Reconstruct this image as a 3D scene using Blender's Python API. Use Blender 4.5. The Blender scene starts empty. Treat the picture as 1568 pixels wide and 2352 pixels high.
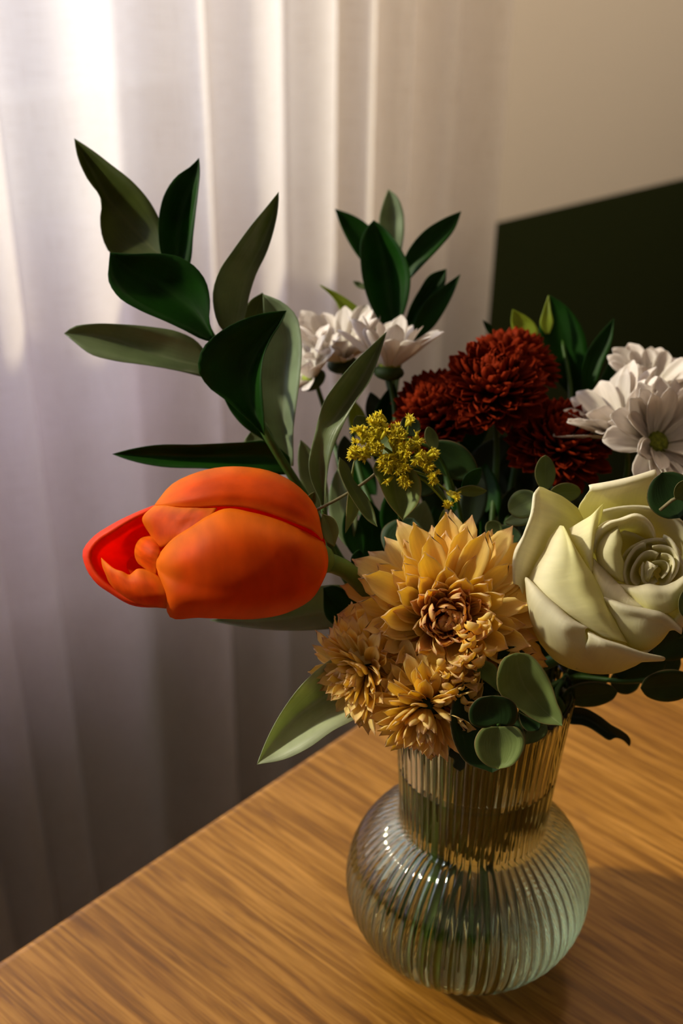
import bpy, math, random
import numpy as np
from mathutils import Vector, Matrix, noise as mnoise

# ------------------------------------------------------------------ camera
random.seed(7)
S = bpy.context.scene
COL = S.collection
FPX = 3200.0
TH, AZ, RO = math.radians(29), math.radians(51), math.radians(1.5)
hd = np.array([math.cos(AZ), math.sin(AZ), 0.0]); zz = np.array([0, 0, 1.0])
cf = hd * math.cos(TH) - zz * math.sin(TH)
_r0 = np.array([math.sin(AZ), -math.cos(AZ), 0.0]); _u0 = hd * math.sin(TH) + zz * math.cos(TH)
cr = _r0 * math.cos(RO) + _u0 * math.sin(RO)
cu = _u0 * math.cos(RO) - _r0 * math.sin(RO)
CAM = np.array([-0.31545, -0.30058, 1.19972])


def P(x, y, d):
    """a point of the room seen at photo pixel (x, y), d metres along the view axis"""
    v = cf + cr * ((x - 784) / FPX) - cu * ((y - 1176) / FPX)
    return Vector(CAM + v * d)


def CD(a, b, c):
    """direction: a right, b up, c towards the viewer"""
    return Vector(cr * a + cu * b - cf * c).normalized()


cam = bpy.data.cameras.new('camera')
cam.sensor_fit = 'VERTICAL'; cam.sensor_height = 36.0
cam.lens = FPX / 2352 * 36.0
cam.clip_start = 0.02
cam.dof.use_dof = True; cam.dof.focus_distance = 0.462; cam.dof.aperture_fstop = 11.0
co = bpy.data.objects.new('camera', cam); COL.objects.link(co)
M = Matrix.Identity(4)
for i in range(3):
    M[i][0] = cr[i]; M[i][1] = cu[i]; M[i][2] = -cf[i]; M[i][3] = CAM[i]
co.matrix_world = M
S.camera = co

# ------------------------------------------------------------------ light
w = bpy.data.worlds.new('sky'); S.world = w; w.use_nodes = True
wn = w.node_tree.nodes; wl = w.node_tree.links
bg = wn['Background']
tc = wn.new('ShaderNodeTexCoord'); sx = wn.new('ShaderNodeSeparateXYZ'); rmp = wn.new('ShaderNodeValToRGB')
wl.new(tc.outputs['Generated'], sx.inputs[0]); wl.new(sx.outputs['Z'], rmp.inputs[0]); wl.new(rmp.outputs[0], bg.inputs[0])
rmp.color_ramp.elements[0].position = 0.0; rmp.color_ramp.elements[0].color = (0.74, 0.70, 0.74, 1)
rmp.color_ramp.elements[1].position = 0.6; rmp.color_ramp.elements[1].color = (0.62, 0.66, 0.86, 1)
bg.inputs[1].default_value = 5.6

sun = bpy.data.lights.new('sun', 'SUN'); sun.energy = 4.2; sun.angle = math.radians(3); sun.color = (1.0, 0.84, 0.60)
so = bpy.data.objects.new('sun', sun); COL.objects.link(so)
SUN_AZ, SUN_EL = math.radians(141), math.radians(33)
sd = Vector((math.cos(SUN_AZ) * math.cos(SUN_EL), math.sin(SUN_AZ) * math.cos(SUN_EL), math.sin(SUN_EL)))
so.rotation_euler = sd.to_track_quat('Z', 'Y').to_euler(); so.location = sd * 5

WY = 0.80                       # window wall, inner face
WX0, WX1, WZ0, WZ1 = -1.90, 0.53, 0.44, 2.30
pl = bpy.data.lights.new('window_portal', 'AREA'); pl.shape = 'RECTANGLE'
pl.size = WX1 - WX0; pl.size_y = WZ1 - WZ0; pl.cycles.is_portal = True
po = bpy.data.objects.new('window_portal', pl); COL.objects.link(po)
po.location = ((WX0 + WX1) / 2, WY + 0.21, (WZ0 + WZ1) / 2)
po.rotation_euler = (math.radians(-90), 0, 0)

spd = bpy.data.lights.new('fill_spot', 'SPOT'); spd.energy = 130; spd.color = (1.0, 0.86, 0.68)  # added unseen fill spot that brightens the upper wall
spd.spot_size = math.radians(62); spd.spot_blend = 1.0; spd.shadow_soft_size = 0.05
spo = bpy.data.objects.new('fill_spot', spd); COL.objects.link(spo); spo.location = (0.75, -0.75, 2.36)
spo.rotation_euler = (Vector((0.75, -0.75, 2.36)) - Vector((0.80, 0.80, 1.45))).to_track_quat('Z', 'Y').to_euler()

S.view_settings.view_transform = 'Standard'; S.view_settings.look = 'None'
S.view_settings.gamma = 1.0; S.view_settings.use_curve_mapping = False
S.view_settings.exposure = 0.0
S.cycles.max_bounces = 12; S.cycles.diffuse_bounces = 5; S.cycles.glossy_bounces = 4
S.cycles.transmission_bounces = 10; S.cycles.transparent_max_bounces = 10
S.cycles.sample_clamp_indirect = 8.0
S.cycles.use_denoising = True


# ------------------------------------------------------------------ materials
def mat(name):
    m = bpy.data.materials.new(name); m.use_nodes = True
    nt = m.node_tree; nt.nodes.clear()
    out = nt.nodes.new('ShaderNodeOutputMaterial')
    return m, nt, nt.nodes, nt.links, out


def N_(nt, typ, **kw):
    n = nt.nodes.new(typ)
    for k, v in kw.items():
        if k.startswith('_'):
            setattr(n, k[1:], v)
        else:
            n.inputs[k.replace('__', ' ')].default_value = v
    return n


def ramp(nt, fac, stops):
    r = nt.nodes.new('ShaderNodeValToRGB')
    els = r.color_ramp.elements
    while len(els) < len(stops):
        els.new(0.5)
    for e, (p, c) in zip(els, stops):
        e.position = p; e.color = (*c, 1)
    nt.links.new(fac, r.inputs[0])
    return r.outputs[0]


def mixc(nt, fac, a, b, mode='MIX'):
    n = nt.nodes.new('ShaderNodeMix'); n.data_type = 'RGBA'; n.blend_type = mode
    for sock, val in ((n.inputs[0], fac), (n.inputs[6], a), (n.inputs[7], b)):
        if hasattr(val, 'links'):
            nt.links.new(val, sock)
        else:
            sock.default_value = val if not isinstance(val, tuple) else (*val, 1)
    return n.outputs[2]


def petal_mat(name, stops, edge=None, edge_amt=0.6, streak=0.3, rough=0.55, transl=0.3, tcol=None, vein=60, bump=0.15, spec=0.3, mottle=None):
    """colour runs base -> tip along V; fine streaks across U; optional margin colour"""
    m, nt, nd, lk, out = mat(name)
    uv = nd.new('ShaderNodeTexCoord'); sep = nd.new('ShaderNodeSeparateXYZ'); lk.new(uv.outputs['UV'], sep.inputs[0])
    col = ramp(nt, sep.outputs['Y'], stops)
    mp = nd.new('ShaderNodeMapping'); mp.inputs['Scale'].default_value = (vein, 3, 1); lk.new(uv.outputs['UV'], mp.inputs[0])
    oi = nd.new('ShaderNodeObjectInfo')
    nz = N_(nt, 'ShaderNodeTexNoise', Scale=1.0, Detail=4.0); lk.new(mp.outputs[0], nz.inputs['Vector'])
    nz.noise_dimensions = '4D'; lk.new(oi.outputs['Random'], nz.inputs['W'])
    mr = N_(nt, 'ShaderNodeMapRange', **{'From__Min': 0.3, 'From__Max': 0.7, 'To__Min': 1 - streak, 'To__Max': 1 + streak * 0.6}); lk.new(nz.outputs['Fac'], mr.inputs['Value'])
    hs = nd.new('ShaderNodeHueSaturation'); lk.new(col, hs.inputs['Color']); lk.new(mr.outputs[0], hs.inputs['Value'])
    c = hs.outputs[0]
    # each object a touch lighter or darker
    mr2 = N_(nt, 'ShaderNodeMapRange', **{'To__Min': 0.85, 'To__Max': 1.12}); lk.new(oi.outputs['Random'], mr2.inputs['Value'])
    hs2 = nd.new('ShaderNodeHueSaturation'); lk.new(c, hs2.inputs['Color']); lk.new(mr2.outputs[0], hs2.inputs['Value']); c = hs2.outputs[0]
    if edge:
        a = N_(nt, 'ShaderNodeMath', _operation='SUBTRACT'); lk.new(sep.outputs['X'], a.inputs[0]); a.inputs[1].default_value = 0.5
        b = N_(nt, 'ShaderNodeMath', _operation='ABSOLUTE'); lk.new(a.outputs[0], b.inputs[0])
        e = N_(nt, 'ShaderNodeMapRange', **{'From__Min': 0.32, 'From__Max': 0.5, 'To__Min': 0, 'To__Max': edge_amt}); lk.new(b.outputs[0], e.inputs['Value'])
        c = mixc(nt, e.outputs[0], c, edge)
    if mottle:
        n3 = N_(nt, 'ShaderNodeTexNoise', Scale=90.0, Detail=2.0); lk.new(uv.outputs['Object'], n3.inputs['Vector'])
        m3 = N_(nt, 'ShaderNodeMapRange', **{'From__Min': 0.45, 'From__Max': 0.7, 'To__Min': 0, 'To__Max': 0.7}); lk.new(n3.outputs['Fac'], m3.inputs['Value'])
        c = mixc(nt, m3.outputs[0], c, mottle)
    p = N_(nt, 'ShaderNodeBsdfPrincipled', Roughness=rough); lk.new(c, p.inputs['Base Color'])
    p.inputs['Specular IOR Level'].default_value = spec
    bp = N_(nt, 'ShaderNodeBump', Strength=bump, Distance=0.0004); lk.new(nz.outputs['Fac'], bp.inputs['Height']); lk.new(bp.outputs[0], p.inputs['Normal'])
    tr = nd.new('ShaderNodeBsdfTranslucent')
    if tcol:
        tr.inputs[0].default_value = (*tcol, 1)
    else:
        lk.new(c, tr.inputs[0])
    mx = nd.new('ShaderNodeMixShader'); mx.inputs[0].default_value = transl
    lk.new(p.outputs[0], mx.inputs[1]); lk.new(tr.outputs[0], mx.inputs[2]); lk.new(mx.outputs[0], out.inputs[0])
    return m


def leaf_mat(name, base, vein_col, transl=0.25, rough=0.38, tcol=(0.12, 0.2, 0.01), edge=None, spec=0.5, vary=0.35):
    """smooth leaf with a paler midrib and fine parallel veins"""
    m, nt, nd, lk, out = mat(name)
    uv = nd.new('ShaderNodeTexCoord'); sep = nd.new('ShaderNodeSeparateXYZ'); lk.new(uv.outputs['UV'], sep.inputs[0])
    mp = nd.new('ShaderNodeMapping'); mp.inputs['Scale'].default_value = (26, 1.2, 1); lk.new(uv.outputs['UV'], mp.inputs[0])
    nz = N_(nt, 'ShaderNodeTexNoise', Scale=1.0, Detail=3.0); lk.new(mp.outputs[0], nz.inputs['Vector'])
    n2 = N_(nt, 'ShaderNodeTexNoise', Scale=70.0, Detail=3.0); lk.new(uv.outputs['Object'], n2.inputs['Vector'])
    mr = N_(nt, 'ShaderNodeMapRange', **{'From__Min': 0.3, 'From__Max': 0.7, 'To__Min': 1 - vary, 'To__Max': 1 + vary}); lk.new(n2.outputs['Fac'], mr.inputs['Value'])
    hs = nd.new('ShaderNodeHueSaturation'); hs.inputs['Color'].default_value = (*base, 1); lk.new(mr.outputs[0], hs.inputs['Value'])
    a = N_(nt, 'ShaderNodeMath', _operation='SUBTRACT'); lk.new(sep.outputs['X'], a.inputs[0]); a.inputs[1].default_value = 0.5
    b = N_(nt, 'ShaderNodeMath', _operation='ABSOLUTE'); lk.new(a.outputs[0], b.inputs[0])
    e = N_(nt, 'ShaderNodeMapRange', **{'From__Min': 0.035, 'From__Max': 0.0, 'To__Min': 0, 'To__Max': 0.45}); lk.new(b.outputs[0], e.inputs['Value'])
    c = mixc(nt, e.outputs[0], hs.outputs[0], vein_col)
    mr3 = N_(nt, 'ShaderNodeMapRange', **{'From__Min': 0.45, 'From__Max': 0.75, 'To__Min': 0, 'To__Max': 0.3}); lk.new(nz.outputs['Fac'], mr3.inputs['Value'])
    c = mixc(nt, mr3.outputs[0], c, vein_col)
    if edge:
        e2 = N_(nt, 'ShaderNodeMapRange', **{'From__Min': 0.47, 'From__Max': 0.5, 'To__Min': 0, 'To__Max': 0.8}); lk.new(b.outputs[0], e2.inputs['Value'])
        c = mixc(nt, e2.outputs[0], c, edge)
    p = N_(nt, 'ShaderNodeBsdfPrincipled', Roughness=rough); lk.new(c, p.inputs['Base Color'])
    p.inputs['Specular IOR Level'].default_value = spec
    bp = N_(nt, 'ShaderNodeBump', Strength=0.25, Distance=0.0004); lk.new(nz.outputs['Fac'], bp.inputs['Height']); lk.new(bp.outputs[0], p.inputs['Normal'])
    tr = nd.new('ShaderNodeBsdfTranslucent'); tr.inputs[0].default_value = (*tcol, 1)
    mx = nd.new('ShaderNodeMixShader'); mx.inputs[0].default_value = transl
    lk.new(p.outputs[0], mx.inputs[1]); lk.new(tr.outputs[0], mx.inputs[2]); lk.new(mx.outputs[0], out.inputs[0])
    return m


def plain(name, col, rough=0.6, noise_scale=40, vary=0.15, bump=0.1, spec=0.3, bdist=0.001):
    m, nt, nd, lk, out = mat(name)
    uv = nd.new('ShaderNodeTexCoord')
    n2 = N_(nt, 'ShaderNodeTexNoise', Scale=float(noise_scale), Detail=4.0); lk.new(uv.outputs['Object'], n2.inputs['Vector'])
    mr = N_(nt, 'ShaderNodeMapRange', **{'From__Min': 0.3, 'From__Max': 0.7, 'To__Min': 1 - vary, 'To__Max': 1 + vary}); lk.new(n2.outputs['Fac'], mr.inputs['Value'])
    hs = nd.new('ShaderNodeHueSaturation'); hs.inputs['Color'].default_value = (*col, 1); lk.new(mr.outputs[0], hs.inputs['Value'])
    p = N_(nt, 'ShaderNodeBsdfPrincipled', Roughness=rough); lk.new(hs.outputs[0], p.inputs['Base Color'])
    p.inputs['Specular IOR Level'].default_value = spec
    bp = N_(nt, 'ShaderNodeBump', Strength=bump, Distance=bdist); lk.new(n2.outputs['Fac'], bp.inputs['Height']); lk.new(bp.outputs[0], p.inputs['Normal'])
    lk.new(p.outputs[0], out.inputs[0])
    return m


def oak_mat(name, direction):
    m, nt, nd, lk, out = mat(name)
    g = nd.new('ShaderNodeNewGeometry')
    mp = nd.new('ShaderNodeMapping'); mp.vector_type = 'POINT'
    mp.inputs['Rotation'].default_value = (0, 0, -direction); lk.new(g.outputs['Position'], mp.inputs[0])
    # after rotation grain runs along X
    st = nd.new('ShaderNodeMapping'); st.inputs['Scale'].default_value = (17, 320, 90); lk.new(mp.outputs[0], st.inputs[0])
    fine = N_(nt, 'ShaderNodeTexNoise', Scale=1.0, Detail=5.0, Roughness=0.55, Distortion=0.6); lk.new(st.outputs[0], fine.inputs['Vector'])
    st2 = nd.new('ShaderNodeMapping'); st2.inputs['Scale'].default_value = (3.2, 26, 8); lk.new(mp.outputs[0], st2.inputs[0])
    broad = N_(nt, 'ShaderNodeTexNoise', Scale=1.0, Detail=3.0, Distortion=1.2); lk.new(st2.outputs[0], broad.inputs['Vector'])
    st3 = nd.new('ShaderNodeMapping'); st3.inputs['Scale'].default_value = (55, 520, 200); lk.new(mp.outputs[0], st3.inputs[0])
    pore = N_(nt, 'ShaderNodeTexNoise', Scale=1.0, Detail=1.0); lk.new(st3.outputs[0], pore.inputs['Vector'])
    c = ramp(nt, fine.outputs['Fac'], [(0.30, (0.155, 0.058, 0.004)), (0.48, (0.28, 0.117, 0.012)), (0.64, (0.42, 0.192, 0.032))])
    c2 = ramp(nt, broad.outputs['Fac'], [(0.3, (0.72, 0.66, 0.58)), (0.55, (1, 1, 1)), (0.75, (1.18, 1.2, 1.25))])
    c = mixc(nt, 1.0, c, c2, 'MULTIPLY')
    pr = N_(nt, 'ShaderNodeMapRange', **{'From__Min': 0.62, 'From__Max': 0.74, 'To__Min': 0, 'To__Max': 0.55}); lk.new(pore.outputs['Fac'], pr.inputs['Value'])
    c = mixc(nt, pr.outputs[0], c, (0.13, 0.045, 0.01))
    p = N_(nt, 'ShaderNodeBsdfPrincipled', Roughness=0.42); lk.new(c, p.inputs['Base Color'])
    p.inputs['Specular IOR Level'].default_value = 0.35
    bp = N_(nt, 'ShaderNodeBump', Strength=0.25, Distance=0.0006); lk.new(fine.outputs['Fac'], bp.inputs['Height']); lk.new(bp.outputs[0], p.inputs['Normal'])
    lk.new(p.outputs[0], out.inputs[0])
    return m


def curtain_mat():
    m, nt, nd, lk, out = mat('sheer_linen')
    g = nd.new('ShaderNodeTexCoord')
    mp = nd.new('ShaderNodeMapping'); mp.inputs['Scale'].default_value = (900, 900, 900); lk.new(g.outputs['UV'], mp.inputs[0])
    n1 = nd.new('ShaderNodeMapping'); n1.inputs['Scale'].default_value = (30, 900, 1); lk.new(g.outputs['UV'], n1.inputs[0])
    a = N_(nt, 'ShaderNodeTexNoise', Scale=1.0, Detail=2.0); lk.new(n1.outputs[0], a.inputs['Vector'])
    n2 = nd.new('ShaderNodeMapping'); n2.inputs['Scale'].default_value = (900, 30, 1); lk.new(g.outputs['UV'], n2.inputs[0])
    b = N_(nt, 'ShaderNodeTexNoise', Scale=1.0, Detail=2.0); lk.new(n2.outputs[0], b.inputs['Vector'])
    s = N_(nt, 'ShaderNodeMath', _operation='ADD'); lk.new(a.outputs['Fac'], s.inputs[0]); lk.new(b.outputs['Fac'], s.inputs[1])
    c = ramp(nt, s.outputs[0], [(0.7, (0.72, 0.65, 0.58)), (1.0, (0.83, 0.77, 0.71))])
    d = nd.new('ShaderNodeBsdfDiffuse'); lk.new(c, d.inputs[0])
    t = nd.new('ShaderNodeBsdfTranslucent'); lk.new(c, t.inputs[0])
    tp = nd.new('ShaderNodeBsdfTransparent')
    m1 = nd.new('ShaderNodeMixShader'); m1.inputs[0].default_value = 0.55; lk.new(d.outputs[0], m1.inputs[1]); lk.new(t.outputs[0], m1.inputs[2])
    m2 = nd.new('ShaderNodeMixShader'); m2.inputs[0].default_value = 0.035; lk.new(m1.outputs[0], m2.inputs[1]); lk.new(tp.outputs[0], m2.inputs[2])
    lk.new(m2.outputs[0], out.inputs[0])
    return m


def glass_mat(name, col, ior, rough=0.0):
    m, nt, nd, lk, out = mat(name)
    g = N_(nt, 'ShaderNodeBsdfGlass', IOR=ior, Roughness=rough); g.inputs['Color'].default_value = (*col, 1)
    lk.new(g.outputs[0], out.inputs[0])
    return m


def pane_mat():
    m, nt, nd, lk, out = mat('window_glass')
    t = nd.new('ShaderNodeBsdfTransparent'); t.inputs[0].default_value = (0.94, 0.97, 0.96, 1)
    g = N_(nt, 'ShaderNodeBsdfGlossy', Roughness=0.02)
    mx = nd.new('ShaderNodeMixShader'); mx.inputs[0].default_value = 0.05; lk.new(t.outputs[0], mx.inputs[1]); lk.new(g.outputs[0], mx.inputs[2])
    lk.new(mx.outputs[0], out.inputs[0])
    return m


def wall_mat():
    """plaster, cream above and dark green paint below the paint line at z = PZ"""
    m, nt, nd, lk, out = mat('two_tone_wall_paint')
    g = nd.new('ShaderNodeNewGeometry'); sep = nd.new('ShaderNodeSeparateXYZ'); lk.new(g.outputs['Position'], sep.inputs[0])
    st = N_(nt, 'ShaderNodeMath', _operation='GREATER_THAN'); lk.new(sep.outputs['Z'], st.inputs[0]); st.inputs[1].default_value = PZ
    n = N_(nt, 'ShaderNodeTexNoise', Scale=60.0, Detail=5.0); lk.new(g.outputs['Position'], n.inputs['Vector'])
    c = mixc(nt, st.outputs[0], (0.013, 0.018, 0.002), (0.62, 0.54, 0.44))
    p = N_(nt, 'ShaderNodeBsdfPrincipled', Roughness=0.75); lk.new(c, p.inputs['Base Color']); p.inputs['Specular IOR Level'].default_value = 0.2
    bp = N_(nt, 'ShaderNodeBump', Strength=0.2, Distance=0.001); lk.new(n.outputs['Fac'], bp.inputs['Height']); lk.new(bp.outputs[0], p.inputs['Normal'])
    lk.new(p.outputs[0], out.inputs[0])
    return m


PZ = 0.722
M_wall = wall_mat()
M_white = plain('white_painted_wood', (0.72, 0.69, 0.66), 0.4)
M_ceil = plain('ceiling_paint', (0.6, 0.52, 0.42), 0.8)
M_floor = plain('brown_floor', (0.16, 0.10, 0.05), 0.5, 8)
M_facade = plain('plaster_facade', (0.50, 0.46, 0.47), 0.9, 3)
M_curtain = curtain_mat()
M_pane = pane_mat()


def diffuser_mat():  # added milky glass that keeps direct sun off the lower curtain
    m, nt, nd, lk, out = mat('diffuser_glass')
    t = nd.new('ShaderNodeBsdfTranslucent'); t.inputs[0].default_value = (0.48, 0.44, 0.50, 1)
    g = N_(nt, 'ShaderNodeBsdfGlossy', Roughness=0.35)
    mx = nd.new('ShaderNodeMixShader'); mx.inputs[0].default_value = 0.06
    lk.new(t.outputs[0], mx.inputs[1]); lk.new(g.outputs[0], mx.inputs[2]); lk.new(mx.outputs[0], out.inputs[0])
    return m


M_diffuser = diffuser_mat()
M_glass = glass_mat('ribbed_glass', (0.93, 0.95, 0.88), 1.5)
M_water = glass_mat('water', (0.96, 0.98, 0.92), 1.333)

M_tulip = petal_mat('tulip_petal', [(0.0, (0.80, 0.20, 0.006)), (0.3, (0.72, 0.095, 0.002)), (0.75, (0.66, 0.075, 0.002)), (1.0, (0.76, 0.14, 0.004))], edge=(0.85, 0.26, 0.01), edge_amt=0.6, streak=0.25, vein=9, transl=0.4, rough=0.55, tcol=(0.95, 0.07, 0.001), spec=0.12)
M_tulip_in = petal_mat('tulip_petal_inside', [(0.0, (0.85, 0.06, 0.004)), (1.0, (0.85, 0.12, 0.006))], streak=0.15, vein=14, transl=0.5, rough=0.5, tcol=(1.0, 0.06, 0.003))
M_mum = petal_mat('apricot_petal', [(0.0, (0.92, 0.50, 0.04)), (0.35, (0.97, 0.76, 0.13)), (0.86, (0.96, 0.80, 0.34)), (1.0, (0.80, 0.50, 0.34))], edge=(0.97, 0.82, 0.44), edge_amt=0.35, streak=0.14, vein=18, transl=0.5, tcol=(1.0, 0.76, 0.10))
M_mum_in = petal_mat('apricot_inner_petal', [(0.0, (0.80, 0.20, 0.015)), (0.35, (0.92, 0.52, 0.07)), (0.9, (0.96, 0.78, 0.34)), (1.0, (0.80, 0.42, 0.26))], edge=(0.95, 0.70, 0.3), edge_amt=0.3, streak=0.16, vein=18, transl=0.45, tcol=(1.0, 0.6, 0.07))
M_red = petal_mat('rust_red_petal', [(0.0, (0.06, 0.003, 0.001)), (0.5, (0.12, 0.007, 0.001)), (1.0, (0.25, 0.022, 0.002))], streak=0.25, vein=14, transl=0.12, tcol=(0.5, 0.03, 0.0), rough=0.8, spec=0.08)
M_daisy = petal_mat('white_ray_petal', [(0.0, (0.62, 0.62, 0.30)), (0.2, (0.80, 0.76, 0.70)), (1.0, (0.84, 0.77, 0.74))], streak=0.12, vein=10, transl=0.3, tcol=(0.9, 0.82, 0.72), bump=0.4)
M_rose = petal_mat('cream_rose_petal', [(0.0, (0.90, 0.84, 0.72)), (0.3, (0.88, 0.84, 0.62)), (0.7, (0.84, 0.80, 0.44)), (1.0, (0.78, 0.75, 0.30))], streak=0.05, vein=30, transl=0.38, tcol=(0.92, 0.88, 0.36), rough=0.6, bump=0.25, spec=0.2)
M_redcore = plain('dark_red_base', (0.05, 0.004, 0.001), 0.8)
M_disc = plain('daisy_disc', (0.20, 0.24, 0.02), 0.7, 600, 0.5, 0.6)
M_calyx = plain('green_calyx', (0.03, 0.06, 0.01), 0.6, 200, 0.3)
M_stem = plain('green_stem', (0.035, 0.085, 0.012), 0.45, 120, 0.3)
M_tulstem = plain('tulip_stem_green', (0.10, 0.17, 0.03), 0.4, 100, 0.2)
M_twig = plain('brown_twig', (0.16, 0.13, 0.06), 0.6, 200, 0.3)
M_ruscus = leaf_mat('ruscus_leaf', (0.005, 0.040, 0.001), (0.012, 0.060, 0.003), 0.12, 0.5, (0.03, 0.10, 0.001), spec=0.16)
M_ruscus_p = leaf_mat('pale_sheen_ruscus_leaf', (0.15, 0.20, 0.09), (0.26, 0.31, 0.17), 0.3, 0.34, (0.18, 0.23, 0.04))  # paler copy: gloss highlight of some leaves put into the base colour
M_ruscus_l = leaf_mat('grey_green_ruscus_leaf', (0.24, 0.32, 0.19), (0.36, 0.42, 0.28), 0.35, 0.4, (0.28, 0.34, 0.12))
M_ruscus_o = leaf_mat('olive_ruscus_leaf', (0.07, 0.10, 0.018), (0.16, 0.17, 0.04), 0.35, 0.4, (0.14, 0.15, 0.012))
M_lime = leaf_mat('lime_leaf', (0.24, 0.32, 0.02), (0.45, 0.50, 0.08), 0.4, 0.45, (0.4, 0.45, 0.02))
M_euc = leaf_mat('eucalyptus_leaf', (0.10, 0.145, 0.04), (0.16, 0.20, 0.07), 0.25, 0.55, (0.16, 0.20, 0.02), edge=(0.16, 0.12, 0.04), spec=0.35)
M_euc_l = leaf_mat('pale_sunlit_eucalyptus_leaf', (0.19, 0.26, 0.08), (0.28, 0.34, 0.13), 0.28, 0.5, (0.28, 0.33, 0.03), edge=(0.3, 0.2, 0.08), spec=0.3)  # paler copy: lit facets and sun patch put into the base colour
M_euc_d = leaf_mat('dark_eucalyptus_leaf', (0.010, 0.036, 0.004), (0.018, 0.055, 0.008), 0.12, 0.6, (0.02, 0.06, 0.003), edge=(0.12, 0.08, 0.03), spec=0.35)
M_tulleaf = leaf_mat('tulip_leaf', (0.46, 0.52, 0.33), (0.70, 0.70, 0.50), 0.4, 0.35, (0.45, 0.52, 0.12))
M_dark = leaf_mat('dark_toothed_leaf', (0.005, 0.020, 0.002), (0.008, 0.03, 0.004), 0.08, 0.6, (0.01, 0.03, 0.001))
M_sol = petal_mat('goldenrod_floret', [(0.0, (0.40, 0.38, 0.02)), (0.5, (0.85, 0.70, 0.02)), (1.0, (0.95, 0.80, 0.06))], streak=0.2, vein=6, transl=0.25)


# ------------------------------------------------------------------ object helpers
def link(name, me, parent=None, mats=None):
    o = bpy.data.objects.new(name, me); COL.objects.link(o)
    if parent is not None:
        o.parent = parent
        o.matrix_parent_inverse = parent.matrix_basis.inverted()
    if mats is not None and me is not None and not me.materials:
        me.materials.append(mats)
    return o


def thing(name, loc, label, cat, group=None):
    o = bpy.data.objects.new(name, None); COL.objects.link(o)
    o.location = loc; o.empty_display_size = 0.02
    o['label'] = label; o['category'] = cat
    if group: o['group'] = group
    return o


def tag(o, label, cat, group=None):
    o['label'] = label; o['category'] = cat
    if group: o['group'] = group
    return o


def mesh(name, verts, faces, uvs=None, smooth=True):
    me = bpy.data.meshes.new(name)
    me.from_pydata([tuple(v) for v in verts], [], faces)
    if uvs is not None:
        ul = me.uv_layers.new(name='UVMap')
        idx = np.empty(len(me.loops), dtype=np.int32); me.loops.foreach_get('vertex_index', idx)
        ul.data.foreach_set('uv', np.asarray(uvs, dtype=np.float32)[idx].ravel())
    if smooth:
        me.shade_smooth()
    me.update()
    return me


def cr_spline(pts, n):
    """resample a polyline of points (k, 3) with a centripetal-ish Catmull-Rom to n points"""
    pts = np.asarray(pts, float); k = len(pts)
    if k == 1: return np.repeat(pts, n, 0)
    ch = np.r_[0, np.cumsum(np.maximum(np.linalg.norm(np.diff(pts[:, :2], axis=0), axis=1), 1e-6))]; ch /= ch[-1]
    t = np.linspace(0, 1, n)
    return herm(pts, ch, t)


def herm(pts, ch, t):
    k = len(pts)
    if k == 2:
        return pts[0] + (pts[1] - pts[0]) * t[:, None]
    m = np.zeros_like(pts)
    m[1:-1] = ((pts[2:] - pts[1:-1]) / (ch[2:] - ch[1:-1])[:, None] * (ch[1:-1] - ch[:-2])[:, None] + (pts[1:-1] - pts[:-2]) / (ch[1:-1] - ch[:-2])[:, None] * (ch[2:] - ch[1:-1])[:, None]) / (ch[2:] - ch[:-2])[:, None]
    m[0] = (pts[1] - pts[0]) / (ch[1] - ch[0]); m[-1] = (pts[-1] - pts[-2]) / (ch[-1] - ch[-2])
    i = np.clip(np.searchsorted(ch, t, side='right') - 1, 0, k - 2)
    h = (ch[i + 1] - ch[i]); s = ((t - ch[i]) / h)[:, None]; h = h[:, None]
    return (2 * s**3 - 3 * s**2 + 1) * pts[i] + (s**3 - 2 * s**2 + s) * h * m[i] + (-2 * s**3 + 3 * s**2) * pts[i + 1] + (s**3 - s**2) * h * m[i + 1]


def sheet(grid, thick, uvg=None):
    """a thin two-sided solid sheet from a grid (nv, nu, 3) -> verts, faces, uvs"""
    G = np.asarray(grid, float); nv, nu = G.shape[:2]
    dv = np.gradient(G, axis=0); du = np.gradient(G, axis=1)
    n = np.cross(du, dv); ln = np.linalg.norm(n, axis=2, keepdims=True)
    bad = (ln[..., 0] < 1e-14)
    n = n / np.maximum(ln, 1e-14)
    if bad.any():
        mean = n[~bad].mean(0) if (~bad).any() else np.array([0, 0, 1.0])
        n[bad] = mean / max(np.linalg.norm(mean), 1e-9)
    prof = np.ones((nv, nu, 1)) * thick * 0.5
    prof[:, 0] *= 0.35; prof[:, -1] *= 0.35; prof[0] *= 0.35; prof[-1] *= 0.35
    A = (G + n * prof).reshape(-1, 3); B = (G - n * prof).reshape(-1, 3)
    V = np.vstack([A, B]); k = nv * nu; F = []
    for j in range(nv - 1):
        for i in range(nu - 1):
            a = j * nu + i; b = a + 1; c = a + nu + 1; d = a + nu
            F.append((a, b, c, d)); F.append((k + d, k + c, k + b, k + a))
    ring = [i for i in range(nu)] + [j * nu + nu - 1 for j in range(1, nv)] + [(nv - 1) * nu + i for i in range(nu - 2, -1, -1)] + [j * nu for j in range(nv - 2, 0, -1)]
    for q in range(len(ring)):
        a, b = ring[q], ring[(q + 1) % len(ring)]
        F.append((b, a, k + a, k + b))
    uu, vv = np.meshgrid(np.linspace(0, 1, nu), np.linspace(0, 1, nv))
    uv = np.stack([uu.ravel(), vv.ravel()], 1); uv = np.vstack([uv, uv])
    return V, F, uv


def to_world(pts, base):
    pts = np.asarray(pts, float)
    d = base + pts[..., 2] / 1000.0
    x = (pts[..., 0] - 784) / FPX; y = (pts[..., 1] - 1176) / FPX
    return CAM + (cf + cr * x[..., None] - cu * y[..., None]) * d[..., None]


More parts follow.
